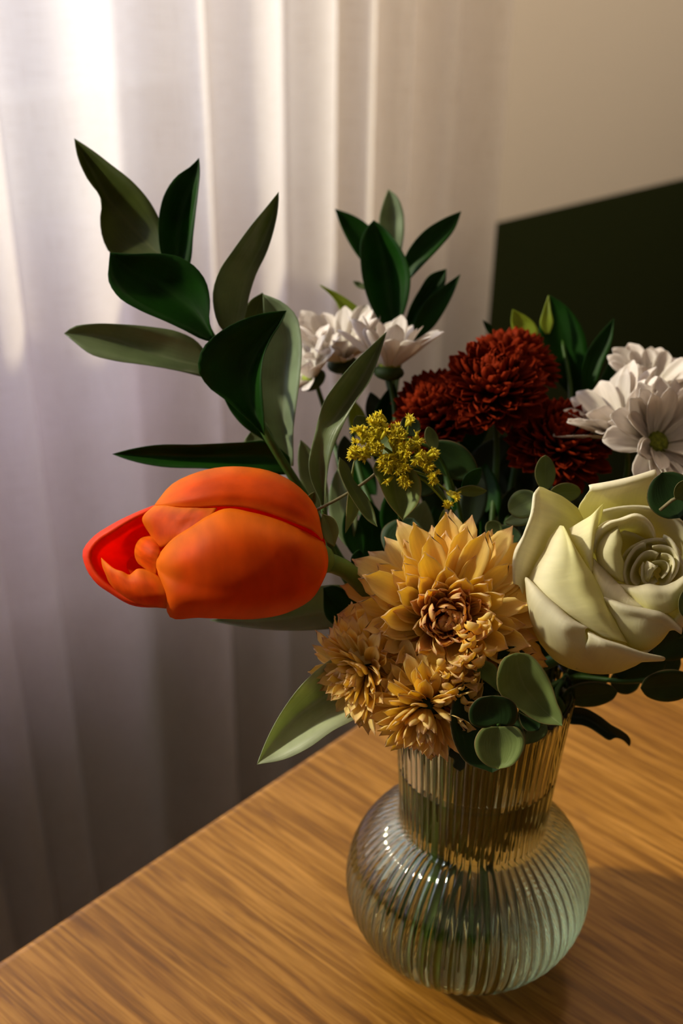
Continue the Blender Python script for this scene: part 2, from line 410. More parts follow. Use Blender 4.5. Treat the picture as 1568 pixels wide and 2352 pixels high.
def patch(name, rows, base, m, parent, crop=None, nu=25, nv=17, thick=0.0006, wob=0.0, amp=0):
    """curved solid sheet through rows of control points (photo px, px, mm of depth past base)"""
    R = []
    for r in rows:
        r = np.asarray(r, float)
        if crop:
            r = r.copy(); r[:, 0] = crop[0] + r[:, 0] * crop[2]; r[:, 1] = crop[1] + r[:, 1] * crop[2]
        R.append(cr_spline(r, nu))
    R = np.array(R)
    L = np.r_[0, np.cumsum([np.linalg.norm((R[i + 1] - R[i])[:, :2], axis=1).mean() + 1 for i in range(len(R) - 1)])]; L /= L[-1]
    t = np.linspace(0, 1, nv)
    G = np.stack([herm(R[:, i], L, t) for i in range(nu)], 1)
    if wob:
        for j in range(nv):
            for i in range(nu):
                G[j, i, 2] += wob * mnoise.noise(Vector((i / nu * 5 + base * 100, j / nv * 5, len(rows) + R[0, 0, 0] * .1)))
    W = to_world(G, base)
    V, F, uv = sheet(W, thick)
    c = Vector(V.mean(0)); me = mesh(name, V - np.array(c), F, uv)
    o = bpy.data.objects.new(name, me); COL.objects.link(o); me.materials.append(m)
    place(o, c, parent)
    return o


def place(o, c, parent):
    if parent is not None:
        o.parent = parent
        o.location = Vector(c) - parent_loc(parent)
    else:
        o.location = c


def parent_loc(p):
    l = Vector(p.location); q = p.parent
    while q is not None:
        l += Vector(q.location); q = q.parent
    return l


def leaf(rows3, base, m, parent, crop=None, fold=2.0, name='leaf', nv=22, nu=9, thick=0.0005, twist=0):
    """leaf from left margin, midrib (or None) and right margin, all listed tip -> base or base -> tip"""
    L, Mi, R = rows3
    def prep(r):
        r = np.array([(p[0], p[1], p[2] if len(p) > 2 else 0) for p in r], float)
        if crop: r[:, 0] = crop[0] + r[:, 0] * crop[2]; r[:, 1] = crop[1] + r[:, 1] * crop[2]
        return cr_spline(r, nv)
    L = prep(L); R = prep(R)
    if Mi is None:
        Mi = (L + R) / 2; Mi[:, 2] += fold * np.sin(np.linspace(0, math.pi, nv)) ** 0.7
    else:
        Mi = prep(Mi)
    s = np.linspace(-1, 1, nu)
    G = np.zeros((nv, nu, 3))
    for j in range(nv):
        for i, q in enumerate(s):
            # quadratic blend softened towards a fold at the midrib
            a = abs(q); e = L[j] if q < 0 else R[j]
            lin = Mi[j] + (e - Mi[j]) * a
            quad = Mi[j] * (1 - q * q) + L[j] * (q * q - q) / 2 + R[j] * (q * q + q) / 2
            G[j, i] = 0.5 * lin + 0.5 * quad
    W = to_world(G, base)
    V, F, uv = sheet(W, thick)
    c = Vector(V.mean(0)); me = mesh(name, V - np.array(c), F, uv)
    me.materials.append(m)
    o = bpy.data.objects.new(name, me); COL.objects.link(o); place(o, c, parent)
    return o


def oval(b, t, wpx, base, m, parent, db=0, dt=0, tilt=0, fold=1.5, bend=0, pw=0.8, skew=0.0, name='leaf', ruf=0.0, nv=20):
    """leaf given by base pixel, tip pixel and width; tilt = mm depth difference of the two margins"""
    b = np.array(b, float); t = np.array(t, float); ax = t - b; ln = np.linalg.norm(ax); ax /= ln; pr = np.array([-ax[1], ax[0]])
    L, Mi, R = [], [], []
    n = 12
    for i in range(n + 1):
        s = i / n
        sw = s ** (1 - skew) if skew >= 0 else 1 - (1 - s) ** (1 + skew)
        wd = wpx / 2 * math.sin(math.pi * min(max(sw, 0), 1)) ** pw
        if ruf: wd *= 1 + ruf * math.sin(i * 2.6)
        c = b + ax * ln * s + pr * bend * math.sin(math.pi * s)
        d = db + (dt - db) * s
        f = fold * math.sin(math.pi * s) ** 0.6
        k = wd / (wpx / 2)
        L.append((*(c - pr * wd), d - tilt / 2 * k)); R.append((*(c + pr * wd), d + tilt / 2 * k)); Mi.append((*c, d + f))
    return leaf((L, Mi, R), base, m, parent, name=name, nv=nv)


def tube(name, pts, rad, m, parent, sides=8, n=24, smooth_pts=True):
    """round tapering stem through world points"""
    pts = np.array([tuple(p) for p in pts], float)
    if smooth_pts and len(pts) > 2:
        ch = np.r_[0, np.cumsum(np.linalg.norm(np.diff(pts, axis=0), axis=1))]; ch /= ch[-1]
        Q = herm(pts, ch, np.linspace(0, 1, n))
    else:
        Q = pts; n = len(Q)
    rr = np.interp(np.linspace(0, 1, n), np.linspace(0, 1, len(rad)), rad) if hasattr(rad, '__len__') else np.full(n, rad)
    T = np.gradient(Q, axis=0); T /= np.linalg.norm(T, axis=1, keepdims=True)
    ref = np.array([0.3, 0.9, 0.2]); V = []
    for i in range(n):
        a = np.cross(T[i], ref); a /= np.linalg.norm(a); b = np.cross(T[i], a)
        for k in range(sides):
            an = 2 * math.pi * k / sides
            V.append(Q[i] + (a * math.cos(an) + b * math.sin(an)) * rr[i])
    F = [(i * sides + k, i * sides + (k + 1) % sides, (i + 1) * sides + (k + 1) % sides, (i + 1) * sides + k) for i in range(n - 1) for k in range(sides)]
    F.append(tuple(range(sides))[::-1]); F.append(tuple((n - 1) * sides + k for k in range(sides)))
    V = np.array(V); c = V.mean(0)
    me = mesh(name, V - c, F); me.materials.append(m)
    o = bpy.data.objects.new(name, me); COL.objects.link(o); place(o, c, parent)
    return o


def box_mesh(name, x0, x1, y0, y1, z0, z1, m, parent=None, bevel=0.0, segs=2):
    import bmesh
    bm = bmesh.new(); bmesh.ops.create_cube(bm, size=1)
    c = Vector(((x0 + x1) / 2, (y0 + y1) / 2, (z0 + z1) / 2))
    for v in bm.verts:
        v.co.x *= (x1 - x0); v.co.y *= (y1 - y0); v.co.z *= (z1 - z0)
    if bevel:
        bmesh.ops.bevel(bm, geom=bm.edges[:], offset=bevel, segments=segs, affect='EDGES', profile=0.5)
    me = bpy.data.meshes.new(name); bm.to_mesh(me); bm.free()
    me.materials.append(m)
    o = bpy.data.objects.new(name, me); COL.objects.link(o); place(o, c, parent)
    return o


def struct(o):
    o['kind'] = 'structure'; return o


# ------------------------------------------------------------------ room
RX0, RX1, RY0 = -2.4, 2.6, -2.2
RZ = 2.5


def wall_with_opening():
    import bmesh
    xs = [RX0, WX0, WX1, RX1]; zs = [0, WZ0, WZ1, RZ]
    bm = bmesh.new()
    for y0, y1 in ((WY, WY + 0.22),):
        for i in range(3):
            for j in range(3):
                if i == 1 and j == 1: continue
                r = bmesh.ops.create_cube(bm, size=1)
                for v in r['verts']:
                    v.co = Vector(((xs[i] + xs[i + 1]) / 2 + v.co.x * (xs[i + 1] - xs[i]), (y0 + y1) / 2 + v.co.y * (y1 - y0), (zs[j] + zs[j + 1]) / 2 + v.co.z * (zs[j + 1] - zs[j])))
    me = bpy.data.meshes.new('wall_back'); bm.to_mesh(me); bm.free(); me.materials.append(M_wall)
    o = bpy.data.objects.new('wall_back', me); COL.objects.link(o)
    return struct(o)


wall_with_opening()
struct(box_mesh('wall_left', RX0 - 0.1, RX0, RY0, WY + 0.22, 0, RZ, M_wall))
struct(box_mesh('wall_right', RX1, RX1 + 0.1, RY0, WY + 0.22, 0, RZ, M_wall))
struct(box_mesh('wall_front', RX0 - 0.1, RX1 + 0.1, RY0 - 0.1, RY0, 0, RZ, M_wall))
struct(box_mesh('floor', RX0 - 0.1, RX1 + 0.1, RY0 - 0.1, WY + 0.22, -0.1, 0, M_floor))
struct(box_mesh('ceiling', RX0 - 0.1, RX1 + 0.1, RY0 - 0.1, WY + 0.22, RZ, RZ + 0.1, M_ceil))
struct(box_mesh('baseboard_back', RX0, RX1, WY - 0.015, WY, 0, 0.09, M_white, bevel=0.003))

spf = bpy.data.objects.new('fill_fixture_2', None); COL.objects.link(spf); spf.location = (0.75, -0.78, RZ); struct(spf)  # housing of the added fill spot
tube('fill_spot_stalk', [(0.75, -0.80, RZ), (0.75, -0.80, 2.40)], 0.008, M_white, spf, 8, 2, False)
tube('fill_spot_can', [(0.75, -0.84, 2.42), (0.75, -0.765, 2.37)], [0.03, 0.035], M_white, spf, 16, 2, False)

# added unseen fill lamp, warm, hanging from the ceiling above the wall corner, out of the picture
LX, LY, LZ = 0.62, 0.30, 2.05
lamp = bpy.data.objects.new('fill_fixture_1', None); COL.objects.link(lamp); lamp.location = (LX, LY, RZ); struct(lamp)
tube('fill_lamp_cord', [(LX, LY, RZ), (LX, LY, LZ + 0.11)], 0.003, M_white, lamp, 6, 2, False)
tube('fill_lamp_cap', [(LX, LY, LZ + 0.12), (LX, LY, LZ + 0.08)], [0.02, 0.045], M_white, lamp, 16, 2, False)
pt = bpy.data.lights.new('fill_lamp_bulb', 'POINT'); pt.energy = 8; pt.color = (1.0, 0.80, 0.56); pt.shadow_soft_size = 0.08
pto = bpy.data.objects.new('fill_lamp_bulb', pt); COL.objects.link(pto); pto.location = (LX, LY, LZ)

# window: frame, mullions, panes, sill
win = bpy.data.objects.new('window_1', None); COL.objects.link(win); win.location = ((WX0 + WX1) / 2, WY + 0.12, WZ0); struct(win)
FY0, FY1 = WY + 0.09, WY + 0.15
for args in ((WX0, WX1, WZ0, WZ0 + 0.055), (WX0, WX1, WZ1 - 0.055, WZ1), (WX0, WX0 + 0.05, WZ0 + 0.055, WZ1 - 0.055), (WX1 - 0.05, WX1, WZ0 + 0.055, WZ1 - 0.055)):
    box_mesh('window_frame', args[0], args[1], FY0, FY1, args[2], args[3], M_white, win, 0.004)
sash_x = [WX0 + 0.05, -0.62, WX1 - 0.05]
for a, b in zip(sash_x[:-1], sash_x[1:]):
    z0, z1 = WZ0 + 0.06, WZ1 - 0.06; sw = 0.05
    s = box_mesh('sash_rail', a, b, FY0 - 0.02, FY1 - 0.02, z0, z0 + sw, M_white, win, 0.004)
    box_mesh('sash_rail', a, b, FY0 - 0.02, FY1 - 0.02, z1 - sw, z1, M_white, win, 0.004)
    box_mesh('sash_stile', a, a + sw, FY0 - 0.02, FY1 - 0.02, z0 + sw, z1 - sw, M_white, win, 0.004)
    box_mesh('sash_stile', b - sw, b, FY0 - 0.02, FY1 - 0.02, z0 + sw, z1 - sw, M_white, win, 0.004)
    box_mesh('transom', a + sw, b - sw, FY0 - 0.02, FY1 - 0.02, 0.80, 0.91, M_white, win, 0.004)
    box_mesh('pane', a + sw, b - sw, FY0 + 0.02, FY0 + 0.024, 0.91, z1 - sw, M_pane, win)
    box_mesh('diffuser_pane', a + sw, b - sw, FY0 + 0.02, FY0 + 0.024, z0 + sw, 0.80, M_diffuser, win)  # added as a diffuser for the light on the lower curtain
box_mesh('window_sill', WX0 - 0.02, WX1 + 0.02, WY - 0.02, WY + 0.10, WZ0 - 0.022, WZ0 + 0.003, M_white, win, 0.005)

# building across the street, glimpsed through the sheer
nb = thing('building', (0.6, 6.0, -3.0), 'pale plastered building dimly seen through the sheer curtain and window', 'building')
fc = box_mesh('facade', -6, 7, 6.0, 6.4, -3, 2.2, M_facade, nb)
M_darkglass = plain('dark_window', (0.20, 0.20, 0.26), 0.15, 5)
for i in range(5):
    for z0 in (-0.9, 0.6):
        box_mesh('window', -5 + i * 2.3, -4.0 + i * 2.3, 5.97, 6.02, z0, z0 + 1.1, M_darkglass, nb, 0.01)

# ------------------------------------------------------------------ curtain
def build_curtain():
    cu_ = thing('curtain', (0.5, WY - 0.09, 0.02), 'floor-length sheer cream curtain hanging in soft folds across the window', 'curtain')
    rnd = random.Random(5)
    x0, x1 = -0.06, 0.678
    ns, nz = 520, 30
    pts = []
    x = x0; ph = 0
    # fold list: irregular period, sharpness
    y0 = WY - 0.085
    xs = np.linspace(0, 1, ns)
    # accumulate phase with varying frequency
    freq = 11 + 4.5 * np.sin(xs * 9.0 + 0.6) + 2.5 * np.sin(xs * 23 + 2.0)
    phase = np.cumsum(freq) / ns * 2 * math.pi
    amp = 0.020 * (0.75 + 0.35 * np.sin(xs * 14 + 1.1))
    V = []; uv = []
    Z0, Z1 = 0.02, 2.42
    for j in range(nz + 1):
        t = j / nz; z = Z0 + (Z1 - Z0) * t
        spread = 1 + 0.16 * (t - 0.4)
        for i in range(ns):
            s = xs[i]
            p = phase[i] + 0.25 * math.sin(z * 1.7 + s * 6)
            yy = y0 + amp[i] * (math.sin(p) + 0.25 * math.sin(2 * p + 1.0)) * (1.0 - 0.15 * math.sin(z * 2.0 + s * 9))
            xx = x1 - (x1 - x0) * (1 - s) * spread + 0.012 * math.cos(p) * (0.6 + 0.4 * t)
            xx += 0.02 * (0.42 - z) * (1 - s) * 0.3
            V.append((xx, yy, z)); uv.append((s * 1.5, t * 2.4))
    F = [(j * ns + i, j * ns + i + 1, (j + 1) * ns + i + 1, (j + 1) * ns + i) for j in range(nz) for i in range(ns - 1)]
    V = np.array(V); c = V.mean(0)
    me = mesh('cloth', V - c, F, uv); me.materials.append(M_curtain)
    o = bpy.data.objects.new('cloth', me); COL.objects.link(o); place(o, c, cu_)
    # rod the curtain hangs from, above the frame
    rod = tube('rod', [(WX0 - 0.1, y0, 2.43), (0.86, y0, 2.43)], 0.011, M_white, cu_, 16, 2, False)


build_curtain()

# ------------------------------------------------------------------ table
E0 = np.array([-0.15899, 0.11252]); E1 = np.array([0.06208, 0.14802])
ed = (E1 - E0) / np.linalg.norm(E1 - E0); en = np.array([ed[1], -ed[0]])   # en points into the table
tab_ang = math.atan2(ed[1], ed[0])
GRAIN = math.atan2(en[1], en[0])
M_oak = oak_mat('oak', GRAIN)


def table():
    L, W_, T = 1.6, 0.95, 0.028
    mid = E0 + ed * 0.42
    t = thing('table', (*(mid + en * L / 2), 0), 'warm oak table with a rounded edge under the glass vase', 'table')
    t.rotation_euler = (0, 0, 0)
    # local frame: p = mid + ed*a + en*b ; plan outline rounded at the corners, section rounded over
    def ring(inset, z, r=0.02):
        pts = []
        hw = W_ / 2 - inset; b0 = inset; b1 = L - inset; rr = max(r - inset, 0.002)
        for cx, cy, a0 in ((hw - rr, b1 - rr, 0), (-hw + rr, b1 - rr, 90), (-hw + rr, b0 + rr, 180), (hw - rr, b0 + rr, 270)):
            for k in range(7):
                a = math.radians(a0 + 15 * k)
                q = mid + ed * (cx + rr * math.cos(a)) + en * (cy + rr * math.sin(a))
                pts.append((q[0], q[1], z))
        return pts
    R = 0.006; rings = []
    for k in range(7):
        a = math.radians(15 * k)
        rings.append(ring(R * (1 - math.sin(a)), 0.75 - R * (1 - math.cos(a))))
    for k in range(7):
        a = math.radians(15 * k)
        rings.append(ring(R * (1 - math.cos(a)), 0.75 - T + R * (1 - math.sin(a))))
    n = len(rings[0]); V = [p for r in rings for p in r]
    F = [(j * n + (i + 1) % n, j * n + i, (j + 1) * n + i, (j + 1) * n + (i + 1) % n) for j in range(len(rings) - 1) for i in range(n)]
    F.append(tuple(range(n))); F.append(tuple((len(rings) - 1) * n + i for i in range(n))[::-1])
    V = np.array(V); c = V.mean(0)
    me = mesh('tabletop', V - c, F); me.materials.append(M_oak)
    o = bpy.data.objects.new('tabletop', me); COL.objects.link(o); place(o, c, t)
    me.polygons[len(F) - 2].use_smooth = False; me.polygons[len(F) - 1].use_smooth = False
    for a in (-1, 1):
        for b in (0.07, L - 0.07):
            q = mid + ed * a * (W_ / 2 - 0.07) + en * b
            tube('leg', [(q[0], q[1], 0), (q[0], q[1], 0.36), (q[0], q[1], 0.723)], [0.018, 0.022, 0.027], M_oak, t, 16, 6)
    for a in (-1, 1):
        q0 = mid + ed * a * (W_ / 2 - 0.07) + en * 0.10; q1 = mid + ed * a * (W_ / 2 - 0.07) + en * (L - 0.10)
        tube('apron', [(q0[0], q0[1], 0.69), (q1[0], q1[1], 0.69)], 0.028, M_oak, t, 4, 2, False)


table()

# ------------------------------------------------------------------ vase and water
ZT = 0.75


def lathe(profile, n, rib=None, close=True):
    """profile [(r, z, ribdepth)] -> verts/faces of a surface of revolution with scalloped ribs"""
    V = []; k = len(profile)
    for (r, z, a) in profile:
        for i in range(n):
            an = 2 * math.pi * i / n
            rr = r + (a * (abs(math.cos(an * rib / 2)) - 0.64) if (a and rib) else 0)
            V.append((rr * math.cos(an), rr * math.sin(an), z))
    F = [(j * n + i, j * n + (i + 1) % n, (j + 1) * n + (i + 1) % n, (j + 1) * n + i) for j in range(k - 1) for i in range(n)]
    return V, F


def bulb_r(z):
    """outer radius of the bulb at height z above the table"""
    zc, a, b = 0.039, 0.0500, 0.0405
    return a * math.sqrt(max(0, 1 - ((z - zc) / b) ** 2)) ** 0.92


def outer_profile():
    pts = [(0.0001, 0.0035, 0), (0.012, 0.003, 0), (0.0215, 0.001, 0), (0.0245, 0.0, 0), (0.0268, 0.0012, 0)]
    z = 0.0035
    while z < 0.0725 and (z < 0.05 or bulb_r(z) > 0.0306):
        r = bulb_r(z)
        pts.append((max(r, 0.0268), z, 0.0008)); z += 0.0025
    z -= 0.0015; pts += [(0.0298, z, 0.0004), (0.0296, z + 0.0008, 0.0006), (0.0296, 0.0785, 0.0008)]
    for k in range(1, 13):
        s = k / 12
        pts.append((0.0296 + 0.0046 * s ** 1.1, 0.0785 + (0.136 - 0.0785) * s, 0.0008))
    return pts


def smoothstep(x): return x * x * (3 - 2 * x)


def build_vase():
    v = thing('vase', (0, 0, ZT), 'clear ribbed glass bulb vase with a flared neck, holding the bouquet', 'vase')
    RIB = 66; n = RIB * 8
    out_p = outer_profile()
    inn = []
    for (r, z, a) in out_p[::-1]:
        if z < 0.006: continue
        th = 0.0022
        inn.append((r - th, z, 0))
    inn += [(0.024, 0.0072, 0), (0.014, 0.0062, 0), (0.0001, 0.006, 0)]
    rim = [(out_p[-1][0] - 0.0003, 0.1368, 0), (out_p[-1][0] - 0.0011, 0.1372, 0), (out_p[-1][0] - 0.0019, 0.1368, 0)]
    prof = out_p + rim + inn
    V, F = lathe(prof, n, RIB)
    me = mesh('body', V, F); me.materials.append(M_glass)
    o = bpy.data.objects.new('body', me); COL.objects.link(o); place(o, (0, 0, ZT), v)
    # water, touching the inside of the glass
    WZ = 0.1015
    wp = [(0.0001, 0.0059, 0), (0.014, 0.0061, 0), (0.0241, 0.0071, 0)]
    for (r, z, a) in out_p:
        if z < 0.006 or z > WZ: continue
        wp.append((r - 0.0022 + 0.00012, z, 0))
    rl = wp[-1][0]
    wp += [(rl, WZ, 0), (rl - 0.0008, WZ - 0.0006, 0), (rl - 0.002, WZ - 0.0009, 0), (0.0001, WZ - 0.0009, 0)]
    V, F = lathe(wp, 96)
    me = mesh('water', V, F); me.materials.append(M_water)
    o = bpy.data.objects.new('water', me); COL.objects.link(o); o.location = (0, 0, ZT)
    tag(o, 'clear water filling the bulb and lower neck of the vase', 'water')


build_vase()

# stems all pass the neck and spread in the bulb
_slots = []
for k, (rad, num) in enumerate(((0.0235, 18), (0.016, 12), (0.008, 7))):
    for i in range(num):
        _slots.append((rad, 2 * math.pi * (i + 0.4 * k) / num))
_used = set()


def into_vase(start):
    """world points that lead a stem from 'start' over the rim and down to the bulb floor"""
    s = Vector(start); an = math.atan2(s.y, s.x)
    best = None
    for q, (r, a) in enumerate(_slots):
        if q in _used: continue
        d = abs((a - an + math.pi) % (2 * math.pi) - math.pi) + (0.0235 - r) * 25
        if best is None or d < best[0]: best = (d, q)
    q = best[1]; _used.add(q); r, a = _slots[q]
    # stems lean across: out of the rim on one side, foot on the other
    rim = Vector((r * 1.12 * math.cos(a), r * 1.12 * math.sin(a), ZT + 0.132))
    nk = Vector((r * 0.92 * math.cos(a + 0.3), r * 0.92 * math.sin(a + 0.3), ZT + 0.082))
    ft = Vector((r * 1.15 * math.cos(a + 1.6), r * 1.15 * math.sin(a + 1.6), ZT + 0.012 + 0.004 * (q % 4)))
    if q % 6 != 2:      # most stems are cut short and end inside the neck
        ft = nk + (ft - nk).normalized() * (0.008 + 0.004 * (q % 3))
    return [rim, nk, (nk + ft) / 2 * 1.0, ft]


def stem(parent, pts, rad, m=None, name='stem', tail=None):
    """stem from a flower through photo points (px, px, depth) and on into the vase"""
    w_ = [P(*p) if len(p) == 3 and abs(p[0]) > 2 else Vector(p) for p in pts]
    w_ += tail or into_vase(w_[-1])
    if hasattr(rad, '__len__'):
        rad = list(rad) + [max(rad[-1], 0.0018) * 1.4]
    return tube(name, w_, rad, m or M_stem, parent, 8, 44)


# ------------------------------------------------------------------ ruscus sprigs
def front_tail(a, c):
    """rim, neck, bulb and foot of a stem standing near the front glass: a to the right of the axis, c towards the viewer"""
    return [Vector(_r0 * (a * k1) - hd * (c * k2) + zz * (ZT + z)) for k1, k2, z in ((0.8, 1.05, 0.132), (1.0, 0.95, 0.080), (0.97, 1.2, 0.045), (0.8, 1.25, 0.0095))]


def sprig(name, pt, label, cat='foliage', group=None):
    return thing(name, P(*pt), label, cat, group)


A = sprig('ruscus_branch', (660, 1100, 0.53), 'tall ruscus branch with broad dark leaves at the upper left, above the tulip', 'branch')
B_ = 0.53
leaf(([(170, 317, 0), (178, 360, -2), (200, 410, -3), (234, 462, -3), (230, 500, 0), (235, 545, 2), (253, 582, 4), (330, 596, 3), (380, 600, 0)],
      [(170, 317, 0), (205, 385, 3), (240, 445, 5), (285, 500, 6), (330, 550, 5), (378, 598, 2)],
      [(170, 317, 0), (215, 347, -2), (255, 378, -3), (305, 418, -4), (345, 465, -3), (368, 510, -1), (380, 560, 0), (385, 600, 0)]), 0.545, M_ruscus_o, A)
leaf(([(457, 362, 0), (440, 380, 0), (405, 405, 0), (378, 445, -2), (366, 490, -3), (364, 540, -2), (372, 590, 0), (405, 640, 2)],
      [(457, 362, 0), (440, 420, 3), (420, 480, 5), (408, 540, 5), (405, 600, 4), (415, 640, 3)],
      [(457, 362, 0), (459, 388, 0), (455, 440, -2), (449, 490, -3), (443, 545, -2), (438, 600, 0), (425, 640, 3)]), 0.54, M_ruscus, A)
leaf(([(252, 580, 0), (300, 583, -1), (360, 582, -2), (410, 590, -2), (445, 610, -2), (472, 645, -1), (482, 690, 0), (481, 740, 1), (494, 778, 2)],
      [(252, 580, 0), (300, 620, 4), (350, 650, 6), (400, 680, 7), (440, 710, 6), (470, 745, 4), (492, 782, 2)],
      [(252, 580, 0), (250, 605, -1), (249, 645, -3), (270, 680, -4), (320, 712, -4), (380, 738, -3), (430, 762, -2), (465, 780, 0), (488, 786, 2)]), 0.520, M_ruscus, A)
leaf(([(640, 440, 0), (618, 468, -1), (575, 520, -3), (535, 575, -4), (502, 625, -4), (489, 670, -3), (491, 710, -1), (510, 758, 1), (530, 770, 2)],
      [(640, 440, 0), (622, 510, 4), (597, 570, 5), (570, 625, 5), (555, 680, 5), (545, 730, 4), (534, 772, 2)],
      [(640, 440, 0), (638, 480, 0), (628, 530, 2), (612, 580, 4), (588, 630, 5), (572, 680, 5), (562, 730, 4), (540, 775, 2)]), 0.53, M_ruscus_p, A)
leaf(([(147, 766, 2), (165, 752, 0), (210, 744, -2), (280, 745, -3), (350, 751, -3), (410, 762, -2), (450, 782, 0), (478, 815, 2)],
      [(147, 766, 2), (200, 768, 2), (260, 778, 3), (310, 798, 3), (360, 815, 3), (420, 832, 2), (478, 842, 2)],
      [(147, 766, 2), (170, 785, 0), (205, 812, -2), (260, 828, -3), (330, 838, -3), (400, 850, -2), (450, 862, 0), (478, 870, 2)]), 0.535, M_ruscus_p, A)
leaf(([(658, 713, 0), (612, 718, -1), (560, 733, -2), (505, 762, -3), (462, 806, -3), (455, 850, -2), (475, 885, 0), (520, 920, 1), (565, 960, 2), (606, 1000, 4)],
      [(658, 713, 0), (622, 765, 4), (590, 810, 6), (570, 850, 7), (565, 890, 7), (580, 940, 6), (606, 1000, 4)],
      [(658, 713, 0), (645, 740, 0), (622, 775, -1), (606, 815, -2), (600, 860, -2), (602, 900, -1), (606, 950, 1), (608, 1000, 4)]), 0.510, M_ruscus, A)
leaf(([(603, 675, 3), (605, 720, 3), (600, 770, 4), (590, 820, 5), (585, 880, 5), (595, 940, 4), (620, 1000, 4), (660, 1060, 6)],
      [(603, 675, 3), (640, 730, 6), (655, 790, 8), (652, 860, 8), (648, 930, 8), (652, 1000, 7), (668, 1070, 6)],
      [(603, 675, 3), (645, 692, 1), (678, 722, -1), (692, 780, -2), (690, 850, -2), (682, 920, 0), (674, 980, 2), (674, 1070, 6)]), 0.525, M_ruscus_l, A)
leaf(([(603, 672, 4), (575, 690, 4), (560, 715, 4), (560, 740, 5)], None, [(603, 672, 4), (612, 690, 5), (615, 715, 6), (600, 760, 6)]), 0.535, M_ruscus_o, A, fold=1)
leaf(([(512, 910, 0), (530, 945, 0), (560, 980, 0), (600, 1008, 2), (640, 1040, 4)], None, [(512, 910, 0), (560, 925, -1), (600, 960, -1), (625, 1000, 0), (640, 1040, 4)]), 0.522, M_ruscus, A, fold=2)
leaf(([(257, 1043, 2), (290, 1034, 0), (350, 1023, -2), (450, 1021, -3), (560, 1016, -2), (620, 1014, 0), (665, 1050, 3)],
      [(257, 1043, 2), (350, 1045, 2), (450, 1048, 3), (560, 1047, 3), (620, 1050, 3), (668, 1072, 3)],
      [(257, 1043, 2), (300, 1058, 0), (370, 1072, -1), (470, 1076, -2), (560, 1082, -1), (620, 1090, 0), (668, 1090, 3)]), 0.525, M_ruscus, A)
leaf(([(575, 992, 3), (560, 1015, 3), (590, 1040, 3)], None, [(575, 992, 3), (610, 1005, 3), (640, 1035, 3)]), 0.535, M_ruscus_p, A, fold=1, nv=8)
stem(A, [(400, 580, 0.548), (440, 680, 0.538), (492, 780, 0.525), (560, 900, 0.520), (610, 995, 0.520), (655, 1070, 0.525), (700, 1140, 0.530), (790, 1300, 0.54), (930, 1460, 0.54)], [0.0007, 0.0012, 0.0016, 0.0018, 0.002, 0.002])
tube('twig', [P(535, 770, 0.532), P(560, 840, 0.535), P(600, 960, 0.528)], 0.0010, M_stem, A, 6, 8)

# second branch: single twisted leaf in front of the daisies, and lower leaves behind the tulip
Bs = sprig('ruscus_branch', (740, 1160, 0.52), 'single twisted grey-green ruscus leaf standing in front of the left white daisies', 'branch')
cb = (660, 400, 0.3613)
leaf(([(630, 1000, 2), (540, 1085, 0), (400, 1220, -2), (310, 1330, -3), (235, 1440, -2), (195, 1560, 0), (165, 1690, 0), (150, 1745, 0), (135, 1850, -1), (155, 1960, 0), (200, 2060, 1), (225, 2150, 2)],
      [(630, 1000, 2), (560, 1130, 3), (480, 1290, 4), (395, 1420, 4), (310, 1540, 3), (240, 1640, 1), (215, 1760, 2), (205, 1860, 3), (215, 1960, 3), (225, 2050, 3), (228, 2150, 2)],
      [(630, 1000, 2), (575, 1180, 1), (525, 1310, 0), (430, 1450, -1), (370, 1560, -1), (330, 1650, -1), (285, 1760, -1), (262, 1850, 0), (248, 1960, 0), (242, 2060, 1), (235, 2150, 2)]), 0.505, M_ruscus_p, Bs, cb, nv=34)
stem(Bs, [(742, 1160, 0.507), (760, 1260, 0.515), (830, 1380, 0.525), (960, 1500, 0.53)], [0.0011, 0.0016, 0.002])
oval((748, 1190), (690, 1010), 58, 0.545, M_ruscus_p, Bs, 0, 2, 3)
oval((800, 1260), (775, 1075), 66, 0.548, M_ruscus_p, Bs, 0, 2, -3)

# central back branch
Cb = sprig('ruscus_branch', (905, 760, 0.62), 'upright ruscus branch in the centre behind the daisies, leaves fanned against the curtain', 'branch')
leaf(([(547, 290, 0), (500, 345, 0), (468, 420, -2), (463, 540, -4), (480, 680, -4), (530, 840, -2), (590, 940, 0), (690, 1010, 3)],
      [(547, 290, 0), (580, 420, 4), (615, 560, 6), (635, 700, 6), (650, 820, 5), (670, 920, 4), (690, 1010, 3)],
      [(547, 290, 0), (620, 345, -1), (690, 430, -3), (745, 520, -4), (780, 640, -4), (770, 780, -3), (735, 900, 0), (692, 1010, 3)]), 0.60, M_ruscus, Cb, cb)
leaf(([(640, 95, 3), (605, 190, 2), (582, 300, 2), (600, 400, 3), (680, 500, 4)], None, [(640, 95, 3), (695, 140, 2), (735, 240, 2), (742, 350, 2), (728, 480, 4)]), 0.63, M_ruscus_l, Cb, cb, fold=3)
leaf(([(300, 220, 0), (345, 345, 0), (405, 460, 0), (470, 550, 1), (560, 620, 3)], None, [(300, 220, 0), (430, 268, -1), (520, 330, -1), (590, 430, 0), (600, 620, 3)]), 0.625, M_ruscus, Cb, cb, fold=3)
leaf(([(1105, 235, 0), (1000, 278, -2), (870, 360, -3), (770, 480, -2), (720, 600, 2), (700, 720, 5)], None, [(1105, 235, 0), (1065, 345, -1), (970, 465, -2), (870, 570, -2), (780, 665, 0), (710, 740, 5)]), 0.61, M_ruscus, Cb, cb, fold=3)
